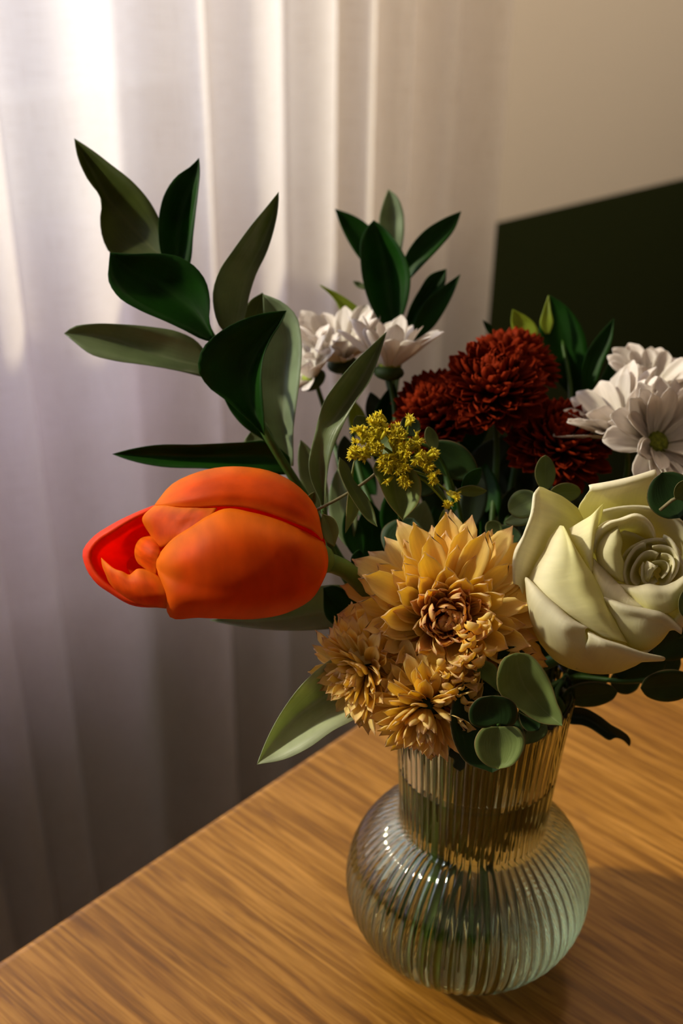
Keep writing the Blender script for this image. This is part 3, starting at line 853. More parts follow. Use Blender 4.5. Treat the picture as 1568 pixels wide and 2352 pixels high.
leaf(([(1010, 600, 0), (905, 640, 0), (835, 740, 0), (780, 840, 0), (745, 950, 1), (720, 1040, 2)], None, [(1010, 600, 0), (1000, 700, 0), (930, 800, 0), (850, 900, 0), (735, 1040, 2)]), 0.615, M_ruscus, Cb, cb, fold=3)
leaf(([(1100, 635, 0), (980, 720, -1), (880, 800, -2), (820, 900, -1), (790, 1010, 0), (745, 1080, 2)], None, [(1100, 635, 0), (1060, 745, -1), (985, 890, -1), (925, 975, 0), (840, 1040, 1), (750, 1090, 2)]), 0.605, M_ruscus, Cb, cb, fold=3)
leaf(([(200, 700, 0), (300, 800, 0), (345, 880, -1), (430, 960, -1), (500, 1035, 0), (560, 1080, 1)], None, [(200, 700, 0), (350, 775, 0), (450, 845, 0), (535, 920, 0), (590, 1000, 1), (600, 1080, 1)]), 0.61, M_lime, Cb, cb, fold=2)
leaf(([(415, 680, 0), (440, 715, 0), (490, 735, 0)], None, [(415, 680, 0), (450, 682, 0), (500, 710, 0)]), 0.63, M_ruscus_p, Cb, cb, fold=1, nv=8)
stem(Cb, [(905, 600, 0.622), (912, 760, 0.61), (900, 900, 0.60), (905, 1050, 0.59), (950, 1250, 0.57), (1030, 1440, 0.55)], [0.0008, 0.0013, 0.0018, 0.002])
tube('twig', [P(928, 775, 0.615), P(915, 850, 0.61), P(903, 940, 0.598)], 0.001, M_stem, Cb, 6, 8)
tube('twig', [P(868, 785, 0.61), P(885, 860, 0.605), P(902, 930, 0.599)], 0.001, M_stem, Cb, 6, 8)

# branch behind the red blooms
Db = sprig('ruscus_branch', (1290, 880, 0.62), 'leafy sprig with a lime-edged tip behind the red blooms, against the green wall', 'branch')
cc = (880, 640, 0.4388)
leaf(([(675, 160, 0), (668, 230, 0), (678, 275, 0), (720, 320, 1)], None, [(675, 160, 0), (745, 195, 0), (795, 240, 0), (812, 290, 0), (780, 340, 1)]), 0.60, M_lime, Db, cc, fold=2)
leaf(([(865, 85, 0), (832, 190, -1), (812, 290, -2), (830, 400, -2), (900, 520, 0), (1000, 640, 3)], None, [(865, 85, 0), (935, 125, -1), (1005, 200, -2), (1055, 300, -3), (1070, 420, -3), (1060, 540, -2), (1030, 640, 3)]), 0.61, M_ruscus, Db, cc, fold=4)
leaf(([(865, 85, 0), (835, 170, -1), (820, 240, -1), (850, 290, 0)], None, [(865, 85, 0), (878, 170, -1), (890, 230, -1), (870, 290, 0)]), 0.606, M_lime, Db, cc, fold=1)
leaf(([(1208, 205, 0), (1135, 285, -1), (1070, 375, -2), (1040, 470, -1), (1040, 600, 2)], None, [(1208, 205, 0), (1195, 330, -1), (1150, 440, -2), (1110, 550, -1), (1050, 640, 2)]), 0.60, M_ruscus, Db, cc, fold=3)
leaf(([(520, 215, 0), (535, 260, 0), (560, 300, 0)], None, [(520, 215, 0), (560, 245, 0), (590, 290, 0)]), 0.62, M_ruscus, Db, cc, fold=1, nv=8)
leaf(([(1190, 420, 2), (1150, 500, 0), (1110, 590, 0), (1060, 700, 2)], None, [(1190, 420, 2), (1210, 520, 0), (1180, 620, 0), (1090, 720, 2)]), 0.615, M_ruscus, Db, cc, fold=2)
stem(Db, [(1290, 780, 0.612), (1310, 900, 0.605), (1290, 1050, 0.59), (1230, 1250, 0.57), (1170, 1440, 0.55)], [0.0008, 0.0014, 0.0018])


# ------------------------------------------------------------------ petal shapes in their own frame
def petal_mesh(name, L, W, curl0, curl, cup, pts, pointed=0.0, nt=9, nu=7, thick=0.0003, notch=0.0, wav=0.0, seed=0, ridges=0.0):
    """x across, y out along the petal, z the inner side; curl in radians (positive curls to the inner side)"""
    rr = random.Random(seed)
    G = np.zeros((nt, nu, 3)); y = z = 0.0
    ss = np.linspace(-1, 1, nu)
    for j in range(nt):
        t = j / (nt - 1)
        th = curl0 + curl * t ** 1.4
        if j:
            y += L / (nt - 1) * math.cos(th); z += L / (nt - 1) * math.sin(th)
        wd = W / 2 * np.interp(t, *zip(*pts))
        c = cup * (1 - 0.3 * t)
        for i, s in enumerate(ss):
            off = wd * s
            lift = c * wd * s * s
            yy = y - (abs(s) ** 2) * pointed * L * t ** 6 - (notch * L * (1 - abs(s)) * t ** 10)
            rz = ridges * math.cos(s * math.pi * 2.5) * wd * 0.2 * math.sin(math.pi * min(1, t * 1.1))
            G[j, i] = (off * (1 - 0.25 * c * abs(s)), yy - lift * math.sin(th) , z + lift * math.cos(th) + rz + wav * W * math.sin(i * 2.1 + j * 1.3 + seed) * t)
    V, F, uv = sheet(G[:, ::-1], thick)
    me = mesh(name, V, F, uv)
    return me


def place_petal(me, name, base, direction, normal, parent, scale=1.0, roll=0.0):
    y = Vector(direction).normalized(); x = y.cross(Vector(normal)).normalized(); z = x.cross(y).normalized()
    R = Matrix((x, y, z)).transposed()
    if roll: R = R @ Matrix.Rotation(roll, 3, 'Y')
    o = bpy.data.objects.new(name, me); COL.objects.link(o)
    pl_ = parent_loc(parent)
    o.parent = parent
    o.matrix_basis = Matrix.Translation(Vector(base) - pl_) @ R.to_4x4() @ Matrix.Scale(scale, 4)
    return o


def basis(axis):
    ax = Vector(axis).normalized()
    a = ax.cross(Vector((0.13, 0.2, 0.97))).normalized(); b = ax.cross(a).normalized()
    return ax, a, b


W_POINT = [(0, .30), (.2, .55), (.45, .92), (.62, 1.0), (.8, .82), (.92, .48), (1, .04)]
W_MUM = [(0, .30), (.2, .6), (.45, .92), (.65, 1.0), (.82, .92), (.93, .62), (1, .12)]
W_SPOON = [(0, .35), (.3, .6), (.6, .95), (.8, 1.0), (.93, .75), (1, .25)]
W_DAISY = [(0, .25), (.12, .45), (.35, .85), (.6, 1.0), (.8, .95), (.93, .7), (1, .25)]


def mum(parent, center, axis, R, N, phi0, phi1, mats_in, mats_out, Wk=0.32, flat=0.85, curl_in=1.2, curl_out=-0.3, seed=1, in_frac=0.35, lin=0.45, name='petal', variants=4, jit=0.12, core=0.28, pts=W_POINT, skip=None, cup_in=0.9):
    rnd = random.Random(seed)
    ax, ea, eb = basis(axis)
    C0 = Vector(center)
    meshes = []
    K = 6
    for k in range(K):
        t = (k + 0.5) / K
        row = []
        for v in range(variants):
            L = R * (lin + (1 - lin) * min(1, t * 1.15)); Wd = R * Wk * (0.7 + 0.4 * t) * rnd.uniform(0.85, 1.12)
            cu0 = 0.0; cc_ = curl_in * (1 - t) + curl_out * t + rnd.uniform(-0.25, 0.25)
            me = petal_mesh(name, L, Wd, cu0, cc_, cup_in * (1 - t) + 0.45 * t + rnd.uniform(-.1, .15), pts, pointed=0.05, seed=rnd.randint(0, 999), wav=0.01)
            me.materials.append(mats_in if t < in_frac else mats_out)
            row.append(me)
        meshes.append(row)
    for i in range(N):
        t = (i + 0.5) / N
        ang = i * 2.399963 + rnd.uniform(-.1, .1)
        phi = phi0 + (phi1 - phi0) * t ** 0.62 + rnd.uniform(-jit, jit)
        rad = ea * math.cos(ang) + eb * math.sin(ang)
        d = ax * math.cos(phi) + rad * math.sin(phi)
        nrm = ax * math.sin(phi) - rad * math.cos(phi)
        if skip and skip(d): continue
        b = C0 + d * R * core * t ** 0.5 * 0.6 - ax * R * (1 - flat) * t
        k = min(K - 1, int(t * K))
        place_petal(rnd.choice(meshes[k]), name, b, d, nrm, parent, rnd.uniform(0.86, 1.12), rnd.uniform(-.4, .4))


def bud_core(name, center, axis, r, h, m, parent, n=20, k=8, kind=None):
    """small dome (disc, calyx) with its pole on the axis"""
    ax, ea, eb = basis(axis)
    V = []; 
    for j in range(k + 1):
        a = math.pi * (j / k)
        for i in range(n):
            an = 2 * math.pi * i / n
            p = (ea * math.cos(an) + eb * math.sin(an)) * (r * math.sin(a)) + ax * (h * math.cos(a))
            V.append(tuple(p))
    F = [(j * n + i, j * n + (i + 1) % n, (j + 1) * n + (i + 1) % n, (j + 1) * n + i) for j in range(k) for i in range(n)]
    me = mesh(name, V, F); me.materials.append(m)
    o = bpy.data.objects.new(name, me); COL.objects.link(o); place(o, center, parent)
    if kind: o['kind'] = kind
    return o


# ------------------------------------------------------------------ white daisies
def daisy(ctr, axis, Rpx, depth, label, n=18, seed=0, stem_pts=None, phi=1.2, group=None, phj=0.14, curl=-0.15, wk=0.42):
    rnd = random.Random(seed)
    c = P(*ctr, depth); axd = CD(*axis)
    t = thing('daisy', c, label, 'flower', group)
    R = Rpx / FPX * depth
    ax, ea, eb = basis(axd)
    ms = []
    for v in range(5):
        me = petal_mesh('petal', R * 0.92, R * wk * rnd.uniform(.85, 1.1), 0.18, curl + rnd.uniform(-.35, .3), 0.35 + rnd.uniform(-.2, .3), W_DAISY, pointed=0.03, seed=v, ridges=0.35, wav=0.008, nt=11, nu=11)
        me.materials.append(M_daisy); ms.append(me)
    for lay in range(2):
        m_ = n if lay == 0 else int(n * 0.55)
        for i in range(m_):
            an = 2 * math.pi * (i + 0.5 * lay + rnd.uniform(-.2, .2)) / m_
            rad = ea * math.cos(an) + eb * math.sin(an)
            ph = phi - 0.28 * lay + rnd.uniform(-phj, phj)
            d = ax * math.cos(ph) + rad * math.sin(ph); nr = ax * math.sin(ph) - rad * math.cos(ph)
            place_petal(rnd.choice(ms), 'petal', c + rad * R * 0.10, d, nr, t, rnd.uniform(.88, 1.06) * (1 if lay == 0 else 0.9), rnd.uniform(-.3, .3))
    bud_core('disc', c + ax * R * 0.04, ax, R * 0.17, R * 0.11, M_disc, t)
    bud_core('calyx', c - ax * R * 0.06, ax, R * 0.24, R * 0.13, M_calyx, t)
    if stem_pts:
        stem(t, [tuple(c - ax * R * 0.12)] + stem_pts, [0.0010, 0.0014, 0.0017])
    return t


def sp(v): return tuple(v)


daisy((893, 846), (0.06, 0.93, 0.22), 150, 0.575, 'white daisy seen side-on with cupped petals, right of the twisted leaf', 13, 3, [(905, 930, 0.578), (905, 1100, 0.57), (960, 1300, 0.56)], phi=1.0, wk=.34)
daisy((785, 828), (-0.10, 0.75, 0.42), 150, 0.600, 'white daisy behind the twisted leaf tip, between two other white daisies', 15, 5, [(800, 930, 0.60), (830, 1100, 0.59), (930, 1300, 0.57)], phi=1.1, wk=.34)
daisy((716, 868), (-0.45, 0.5, 0.35), 132, 0.590, 'white daisy farthest left, half hidden by a pale ruscus leaf', 14, 9, [(745, 940, 0.60), (800, 1120, 0.59), (920, 1330, 0.57)], phi=1.2, wk=.34)
daisy((1505, 1018), (0.30, 0.25, 0.75), 165, 0.545, 'open white daisy with a green-yellow disc at the right edge, above the rose', 19, 11, [(1490, 1080, 0.56), (1400, 1230, 0.565), (1240, 1420, 0.55)], phi=1.2)
daisy((1430, 1000), (-0.42, 0.72, 0.30), 170, 0.560, 'white daisy leaning left beside the lower red bloom', 17, 14, [(1440, 1080, 0.57), (1370, 1250, 0.57), (1220, 1430, 0.555)], phi=0.95)
daisy((1490, 900), (0.10, 0.55, 0.45), 125, 0.590, 'white daisy at the back, topmost in the right-hand white cluster', 17, 17, [(1490, 1000, 0.60), (1400, 1200, 0.59), (1220, 1420, 0.56)], phi=1.1)


# ------------------------------------------------------------------ red pompon chrysanthemums
def red_mum(ctr, axis, Rpx, depth, label, seed, sp_, N=280):
    c = P(*ctr, depth); t = thing('chrysanthemum', c, label, 'flower', None)
    R = Rpx / FPX * depth
    mum(t, c, CD(*axis), R, N, 0.05, 2.1, M_red, M_red, Wk=0.36, flat=0.95, curl_in=0.9, curl_out=0.55, seed=seed, lin=0.75, core=0.4, pts=W_SPOON, variants=3, cup_in=0.7)
    bud_core('flower_base', c, CD(*axis), R * 0.35, R * 0.3, M_redcore, t)
    stem(t, [sp(c - CD(*axis) * R * 0.3)] + sp_, [0.0011, 0.0015, 0.0018])


red_mum((1130, 885), (-0.05, 0.55, 0.65), 106, 0.560, 'brightest rust-red pompon bloom, in front of the other red ones', 21, [(1140, 1010, 0.58), (1130, 1200, 0.57), (1110, 1400, 0.55)])
red_mum((1180, 830), (0.2, 0.8, 0.2), 90, 0.600, 'rust-red pompon bloom at the back, topmost of the reds', 22, [(1190, 950, 0.60), (1170, 1150, 0.59), (1140, 1400, 0.56)])
red_mum((1003, 945), (-0.35, 0.6, 0.45), 100, 0.574, 'dark red pompon bloom on the left, above the yellow goldenrod', 23, [(1020, 1060, 0.59), (1050, 1220, 0.58), (1080, 1400, 0.555)])
red_mum((1288, 1015), (0.15, 0.55, 0.6), 104, 0.568, 'dark red pompon bloom low on the right, beside the white daisies', 24, [(1270, 1120, 0.585), (1230, 1260, 0.57), (1160, 1420, 0.555)])

# ------------------------------------------------------------------ apricot chrysanthemums
c = P(1030, 1425, 0.478)
t = thing('chrysanthemum', c, 'large apricot-yellow chrysanthemum in full bloom at the centre, beside the rose', 'flower')
mum(t, c, CD(-0.05, 0.05, 1.0), 0.0325, 220, 0.15, 1.66, M_mum_in, M_mum, Wk=0.27, flat=0.88, curl_in=0.9, curl_out=-0.25, seed=31, lin=0.45, core=0.30, in_frac=0.30, pts=W_MUM, cup_in=0.55, jit=0.27)
# short curled spoon petals crowding the lower right of the bloom
rs = random.Random(77)
spoon = [petal_mesh('petal', 0.0075, 0.0034 * q, 0.1, 1.3 + q * .3, 0.9, W_SPOON, nt=9, nu=7, seed=q) for q in (1, 2)]
for me_ in spoon: me_.materials.append(M_mum)
for i in range(46):
    f = i / 45; px = 1092 - 62 * f + rs.gauss(0, 20); py = 1452 + 205 * f + rs.gauss(0, 12)
    dd_ = CD(0.35 + rs.gauss(0, .3), -0.75 + rs.gauss(0, .3), 0.75)
    place_petal(rs.choice(spoon), 'petal', P(px, py - 18, 0.4565 + 0.014 * f + rs.uniform(-.001, .002)), dd_, CD(rs.gauss(0, .3), 0.6, 0.6), t, rs.uniform(.8, 1.1), rs.uniform(-.5, .5))
bud_core('flower_base', c + CD(0, 0, -1) * 0.003, CD(0, 0, 1), 0.011, 0.006, M_calyx, t)
stem(t, [sp(c - CD(0, 0, 1) * 0.006), (1050, 1470, 0.50)], [0.0014, 0.0018], tail=front_tail(0.004, 0.0205))
c = P(842, 1535, 0.482)
t = thing('chrysanthemum', c, 'smaller apricot chrysanthemum facing left, with curled outer petals', 'flower')
mum(t, c, CD(-0.62, -0.22, 0.65), 0.0215, 165, 0.05, 1.85, M_mum, M_mum, Wk=0.30, flat=0.9, curl_in=0.7, curl_out=-0.75, seed=32, lin=0.65, core=0.3, jit=0.28, pts=W_MUM, cup_in=0.6)
bud_core('flower_base', c, CD(-0.6, -0.2, 0.6), 0.006, 0.005, M_calyx, t)
stem(t, [sp(c - CD(-0.62, -0.22, 0.65) * 0.005), (900, 1520, 0.50), (980, 1530, 0.515)], [0.0012, 0.0016])
c = P(982, 1622, 0.474)
t = thing('chrysanthemum', c, 'small golden chrysanthemum facing down, lowest of the yellow blooms, over the vase rim', 'flower')
mum(t, c, CD(-0.12, -0.62, 0.65), 0.0205, 170, 0.05, 1.8, M_mum, M_mum, Wk=0.28, flat=0.9, curl_in=0.6, curl_out=-0.3, seed=33, lin=0.65, core=0.3, jit=0.28, pts=W_MUM, cup_in=0.6)
bud_core('flower_base', c, CD(-0.1, -0.6, 0.6), 0.006, 0.005, M_calyx, t)
stem(t, [sp(c - CD(-0.1, -0.6, 0.6) * 0.005), (1010, 1580, 0.50)], [0.0012, 0.0016])

# ------------------------------------------------------------------ tulip
t = thing('tulip', P(560, 1250, 0.47), 'large orange-red tulip leaning out to the left on a bent stem', 'flower')
ct = (150, 1020, 0.4783); TB = 0.478
patch('petal', [[(1235, 440, 10), (1200, 300, 8), (1120, 205, 8), (1010, 140, 8), (860, 110, 8), (720, 115, 8), (600, 148, 8), (510, 195, 8), (430, 290, 4)],
                [(1236, 445, -1), (1185, 320, -5), (1105, 236, -8), (1000, 178, -9), (860, 152, -10), (720, 158, -10), (610, 190, -9), (518, 236, -7), (431, 291, 0)],
                [(1236, 450, -6), (1195, 370, -12), (1110, 300, -15), (1000, 252, -17), (860, 228, -18), (720, 228, -18), (615, 250, -16), (530, 270, -12), (434, 293, -3)],
                [(1232, 460, -8), (1200, 425, -14), (1100, 380, -17), (1000, 340, -18.5), (860, 305, -19), (720, 300, -18.5), (620, 305, -16), (530, 300, -12), (440, 296, -4)]], TB, M_tulip, t, ct)
patch('petal', [[(1238, 470, -6), (1160, 420, -13), (1060, 378, -17), (900, 330, -19.5), (760, 312, -20), (690, 342, -20), (600, 400, -18), (510, 460, -15), (445, 535, -10)],
                [(1252, 500, -8), (1170, 480, -19), (1060, 455, -24), (900, 425, -27), (760, 420, -27), (680, 440, -26), (595, 480, -23), (510, 520, -19), (440, 555, -12)],
                [(1260, 540, -8), (1180, 560, -20), (1065, 560, -26), (900, 560, -29), (760, 555, -29), (680, 560, -28), (590, 570, -25), (505, 580, -20), (437, 575, -12)],
                [(1260, 580, -7), (1190, 640, -15), (1070, 665, -22), (900, 690, -26), (760, 690, -26), (680, 685, -25), (590, 665, -22), (510, 640, -18), (438, 592, -11)],
                [(1252, 620, -2), (1195, 705, -7), (1085, 768, -12), (920, 805, -14), (760, 805, -14), (640, 795, -14), (510, 775, -13), (480, 700, -13), (441, 602, -10)],
                [(1245, 640, 4), (1190, 735, 2), (1080, 803, 2), (920, 838, 2), (760, 838, 2), (640, 833, 1), (500, 827, 0), (478, 740, -4), (443, 610, -9)]], TB, M_tulip, t, ct, 33, 25, wob=0.15)
patch('petal', [[(430, 292, -2), (480, 292, -8), (560, 300, -13), (640, 300, -16), (730, 305, -18)],
                [(370, 355, -3), (440, 360, -9), (530, 365, -14), (620, 352, -17), (710, 335, -19)],
                [(385, 400, -2), (440, 420, -9), (510, 425, -14), (590, 400, -17), (680, 360, -19)],
                [(420, 450, -2), (445, 500, -8), (500, 480, -13), (570, 430, -17), (660, 370, -19)]], TB, M_tulip, t, ct, wob=0.3)
patch('petal', [[(440, 288, 6), (330, 333, 6), (220, 388, 6), (125, 455, 6), (84, 515, 6), (98, 590, 6), (150, 668, 6), (220, 718, 6), (310, 770, 6), (490, 786, 6)],
                [(435, 300, -3), (335, 345, -4), (230, 405, -4), (140, 470, -2), (108, 525, -1), (120, 588, -1), (165, 655, -2), (230, 706, -3), (315, 757, -4), (485, 780, -3)],
                [(430, 340, 2), (345, 378, 4), (255, 435, 5), (180, 495, 7), (150, 535, 7), (158, 590, 7), (200, 645, 6), (260, 698, 5), (330, 735, 4), (478, 760, 3)],
                [(430, 400, 12), (360, 420, 15), (290, 465, 17), (230, 515, 18), (210, 550, 18), (218, 590, 18), (245, 635, 17), (295, 680, 15), (355, 710, 13), (470, 735, 10)],
                [(480, 450, 20), (410, 480, 23), (350, 520, 25), (310, 550, 26), (295, 572, 26), (300, 600, 26), (325, 640, 25), (370, 670, 23), (420, 690, 21), (500, 700, 18)]], TB + 0.002, M_tulip_in, t, ct, 33, 21)
patch('petal', [[(172, 545, 0), (200, 570, -3), (235, 598, -6), (275, 612, -8), (305, 628, -8), (345, 600, -9), (400, 606, -10), (455, 640, -11)],
                [(178, 585, -1), (215, 620, -5), (260, 645, -8), (310, 668, -10), (370, 672, -12), (430, 685, -13), (485, 700, -13)],
                [(200, 640, 1), (235, 680, -3), (290, 712, -7), (350, 735, -9), (410, 745, -10), (460, 750, -10), (500, 755, -10)],
                [(215, 690, 5), (260, 728, 3), (310, 758, 1), (370, 775, 0), (420, 782, 0), (470, 787, 0), (505, 790, 0)]], TB, M_tulip, t, ct, wob=0.3)
patch('petal', [[(405, 443, 1), (362, 452, 0), (335, 498, 0), (338, 550, 2), (352, 575, 4)],
                [(425, 445, -4), (392, 470, -7), (372, 510, -8), (375, 560, -6), (385, 600, -4)],
                [(440, 460, -6), (425, 490, -10), (405, 530, -11), (405, 575, -9), (410, 615, -7)],
                [(450, 480, -7), (455, 510, -11), (450, 550, -12), (445, 590, -11), (440, 630, -9)]], TB, M_tulip, t, ct)
# the far side of the cup
patch('petal', [[(1240, 440, 10), (1180, 290, 8), (1000, 145, 8), (800, 112, 8), (600, 150, 8), (430, 292, 8), (230, 400, 12)],
                [(1250, 490, 14), (1180, 400, 26), (1000, 330, 34), (800, 310, 36), (600, 330, 34), (400, 380, 32), (150, 480, 26)],
                [(1250, 560, 16), (1180, 560, 30), (1000, 570, 38), (800, 580, 40), (600, 590, 38), (400, 600, 36), (150, 590, 30)],
                [(1245, 630, 8), (1185, 730, 6), (1080, 800, 4), (900, 835, 4), (700, 832, 4), (500, 790, 6), (230, 700, 10)]], TB, M_tulip_in, t, ct, 25, 17)
stem(t, [(738, 1290, 0.478), (775, 1298, 0.482), (825, 1335, 0.488), (880, 1410, 0.495), (960, 1500, 0.505)], [0.0034, 0.0033, 0.0030, 0.0027], M_tulstem, tail=front_tail(-0.0145, 0.0195))
bud_core('receptacle', P(742, 1285, 0.478), CD(1, 0, 0), 0.005, 0.004, M_tulstem, t)
# tulip leaves, growing from the tulip's stem
leaf(([(590, 1756, -4), (612, 1700, -4), (650, 1630, -6), (700, 1565, -8), (745, 1525, -6), (800, 1490, 0)],
      [(590, 1756, -4), (640, 1690, 1), (690, 1640, 3), (745, 1600, 4), (800, 1560, 4), (850, 1520, 4)],
      [(590, 1756, -4), (650, 1745, -6), (705, 1720, -8), (765, 1678, -8), (825, 1645, -6), (880, 1580, 0)]), 0.485, M_tulleaf, t, nv=28)
leaf(([(480, 1425, 4), (560, 1405, 0), (650, 1385, -3), (720, 1350, -4), (790, 1345, -2), (860, 1390, 4)],
      [(480, 1425, 4), (570, 1428, 3), (660, 1420, 3), (740, 1405, 3), (800, 1400, 3), (860, 1420, 4)],
      [(480, 1425, 4), (560, 1440, 0), (650, 1448, -2), (740, 1446, -2), (800, 1440, 0), (860, 1440, 4)]), 0.52, M_ruscus_l, t)
leaf(([(742, 1350, 0), (760, 1345, -3), (800, 1360, -4), (850, 1400, 0)], None, [(742, 1350, 0), (750, 1420, -2), (800, 1450, -2), (850, 1440, 0)]), 0.512, M_ruscus, t, fold=3)


# ------------------------------------------------------------------ rose
t = thing('rose', P(1390, 1350, 0.48), 'creamy white rose, fully open, on the right of the bouquet', 'flower')
cs = (1100, 1040, 0.29847); RB = 0.470
def rp(rows, nu=25, nv=17, m=None, wob=0.4, thick=0.0004):
    return patch('petal', rows, RB, m or M_rose, t, cs, nu, nv, wob=wob, thick=thick)
rp([[(445, 345, 8), (405, 470, 8), (345, 620, 8), (275, 745, 9), (255, 1010, 10)],
    [(425, 330, 3), (398, 470, 2), (335, 640, 1), (262, 800, 2), (262, 1010, 4)],
    [(450, 272, 1), (432, 440, -1), (372, 620, -2), (305, 800, -1), (300, 1020, 2)],
    [(475, 262, 2), (500, 470, 2), (450, 680, 2), (380, 850, 2), (330, 1080, 4)],
    [(540, 290, 5), (610, 520, 8), (560, 700, 9), (480, 900, 9), (380, 1150, 8)],
    [(640, 335, 7), (720, 560, 12), (700, 760, 13), (600, 960, 12), (450, 1250, 9)],
    [(760, 425, 9), (860, 650, 15), (850, 850, 15), (740, 1050, 13), (560, 1300, 10)]], 25, 25)
rp([[(848, 262, 15), (1000, 232, 15), (1180, 190, 16), (1340, 140, 17)],
    [(842, 250, 11), (1000, 222, 10), (1185, 180, 11), (1352, 128, 13)],
    [(850, 275, 8), (1010, 255, 7), (1195, 215, 8), (1368, 165, 11)],
    [(812, 340, 12), (990, 325, 12), (1180, 290, 13), (1335, 250, 14)],
    [(765, 425, 15), (960, 430, 18), (1150, 430, 19), (1312, 400, 19)],
    [(800, 600, 22), (960, 620, 24), (1150, 600, 24), (1310, 560, 24)]], 25, 21)
rp([[(900, 470, 14), (1080, 425, 14), (1250, 420, 14), (1420, 455, 15), (1570, 550, 16), (1670, 700, 17), (1690, 900, 17), (1640, 1060, 14)],
    [(915, 450, 9), (1080, 415, 7), (1250, 408, 7), (1415, 440, 7), (1575, 535, 8), (1680, 700, 9), (1700, 900, 8), (1650, 1080, 6)],
    [(915, 500, 10), (1080, 450, 9), (1240, 450, 9), (1400, 500, 9), (1540, 600, 10), (1630, 740, 10), (1650, 900, 9), (1610, 1060, 6)],
    [(900, 600, 14), (1080, 520, 15), (1240, 520, 16), (1380, 590, 16), (1500, 700, 16), (1570, 820, 16), (1580, 930, 14), (1560, 1040, 10)],
    [(890, 740, 20), (1090, 660, 22), (1220, 660, 24), (1360, 680, 24), (1440, 780, 24), (1500, 860, 22), (1510, 940, 20), (1500, 1010, 16)]], 33, 19)
rp([[(872, 720, 6), (895, 600, 5), (970, 530, 5), (1080, 505, 4), (1130, 485, 5), (1200, 466, 6), (1290, 500, 8), (1350, 580, 9), (1360, 650, 10)],
    [(870, 740, 1), (900, 610, -1), (980, 545, -1), (1070, 515, -1), (1130, 500, -1), (1200, 480, 0), (1280, 515, 2), (1335, 590, 4), (1350, 660, 6)],
    [(885, 770, 3), (930, 660, 2), (1000, 590, 2), (1075, 560, 2), (1140, 545, 3), (1200, 540, 4), (1265, 575, 6), (1310, 630, 8), (1330, 680, 10)],
    [(930, 850, 10), (980, 740, 10), (1030, 670, 11), (1090, 630, 12), (1140, 620, 12), (1200, 630, 13), (1250, 650, 14), (1290, 680, 15), (1310, 710, 16)]], 33, 17)
rp([[(1062, 560, 4), (985, 610, 2), (915, 700, 1), (898, 790, 1), (950, 900, 2), (1060, 985, 3)],
    [(1068, 575, 0), (1005, 660, -3), (960, 760, -4), (975, 850, -4), (1015, 925, -3), (1085, 990, 1)],
    [(1075, 590, 0), (1070, 690, -4), (1055, 780, -5), (1060, 860, -5), (1075, 930, -4), (1100, 998, 0)],
    [(1080, 600, 2), (1103, 690, -1), (1092, 770, -2), (1112, 850, -2), (1105, 930, -1), (1118, 1005, 1)]], 21, 13)
# spiral heart
def arc(cx, cy, r0, r1, a0, a1, z0, z1, n=9, sq=0.95, wig=0.05, ph=0):
    rows = []
    for k, (rr, zz_) in enumerate(((r0 * 1.03, z0 + 1.2), (r0, z0), (r0 * 0.93, z0 + 0.8), ((r0 + r1) / 2, (z0 + z1) / 2), (r1, z1))):
        row = []
        for i in range(n):
            a = math.radians(a0 + (a1 - a0) * i / (n - 1)); w_ = 1 + wig * math.sin(i * 0.95 + ph) * (1 if k < 3 else 0.3)
            row.append((cx + rr * w_ * math.cos(a), cy - rr * w_ * sq * math.sin(a), zz_ + 1.2 * math.sin(i * 0.8 + ph) * (k < 3)))
        rows.append(row)
    rp(rows, 29, 11, wob=0.3, thick=0.0005)
arc(1330, 860, 238, 150, -45, 70, 3, 12, ph=0.4, wig=0.07)
arc(1330, 870, 228, 150, 25, 200, 4, 12, ph=1.0, wig=0.07)
arc(1300, 885, 196, 120, 95, 262, 1, 11, ph=2.0, wig=0.09)
arc(1345, 880, 188, 110, -75, 95, 2, 11, ph=3.0, wig=0.1)
arc(1305, 905, 142, 80, 60, 240, 1, 9, ph=0.8, wig=0.13)
arc(1365, 900, 138, 70, -80, 75, 1, 9, ph=1.9, wig=0.13)
arc(1330, 915, 96, 40, 130, 300, 0, 8, ph=2.6, wig=0.16)
arc(1365, 905, 88, 35, -60, 120, 0, 8, ph=4.1, wig=0.16)
arc(1350, 915, 48, 14, 60, 250, -1, 6, ph=2.2, wig=0.18)
rp([[(1290, 830, 0), (1330, 850, -2), (1370, 880, -2)], [(1270, 880, 1), (1320, 890, -1), (1350, 900, -1)], [(1265, 960, 2), (1290, 965, 1), (1320, 955, 0)], [(1235, 1010, 4), (1270, 1015, 3), (1300, 1000, 3)]], 13, 11)
rp([[(880, 810, 2), (960, 890, -1), (1050, 985, -3), (1150, 1085, -4), (1272, 1184, -5)],
    [(870, 850, 0), (935, 960, -5), (1020, 1060, -7), (1120, 1130, -7), (1272, 1188, -6)],
    [(860, 930, -1), (910, 1050, -6), (990, 1150, -8), (1100, 1230, -8), (1265, 1280, -6)],
    [(850, 1020, 0), (900, 1150, -5), (960, 1270, -7), (1100, 1350, -7), (1250, 1400, -6)]])
rp([[(1062, 1003, 1), (1140, 1016, -1), (1220, 1022, -2), (1300, 1008, -2), (1420, 1022, -2), (1500, 990, 0), (1580, 930, 2)],
    [(1075, 1015, -2), (1145, 1035, -4), (1220, 1045, -5), (1300, 1035, -5.5), (1415, 1050, -5), (1505, 1020, -3), (1590, 950, 0)],
    [(1110, 1060, -3), (1200, 1095, -6), (1300, 1130, -7.5), (1420, 1130, -7), (1520, 1080, -5), (1610, 1000, -1)],
    [(1180, 1150, -3), (1260, 1190, -6), (1340, 1235, -7), (1440, 1240, -6), (1550, 1180, -3), (1640, 1080, 1)]])
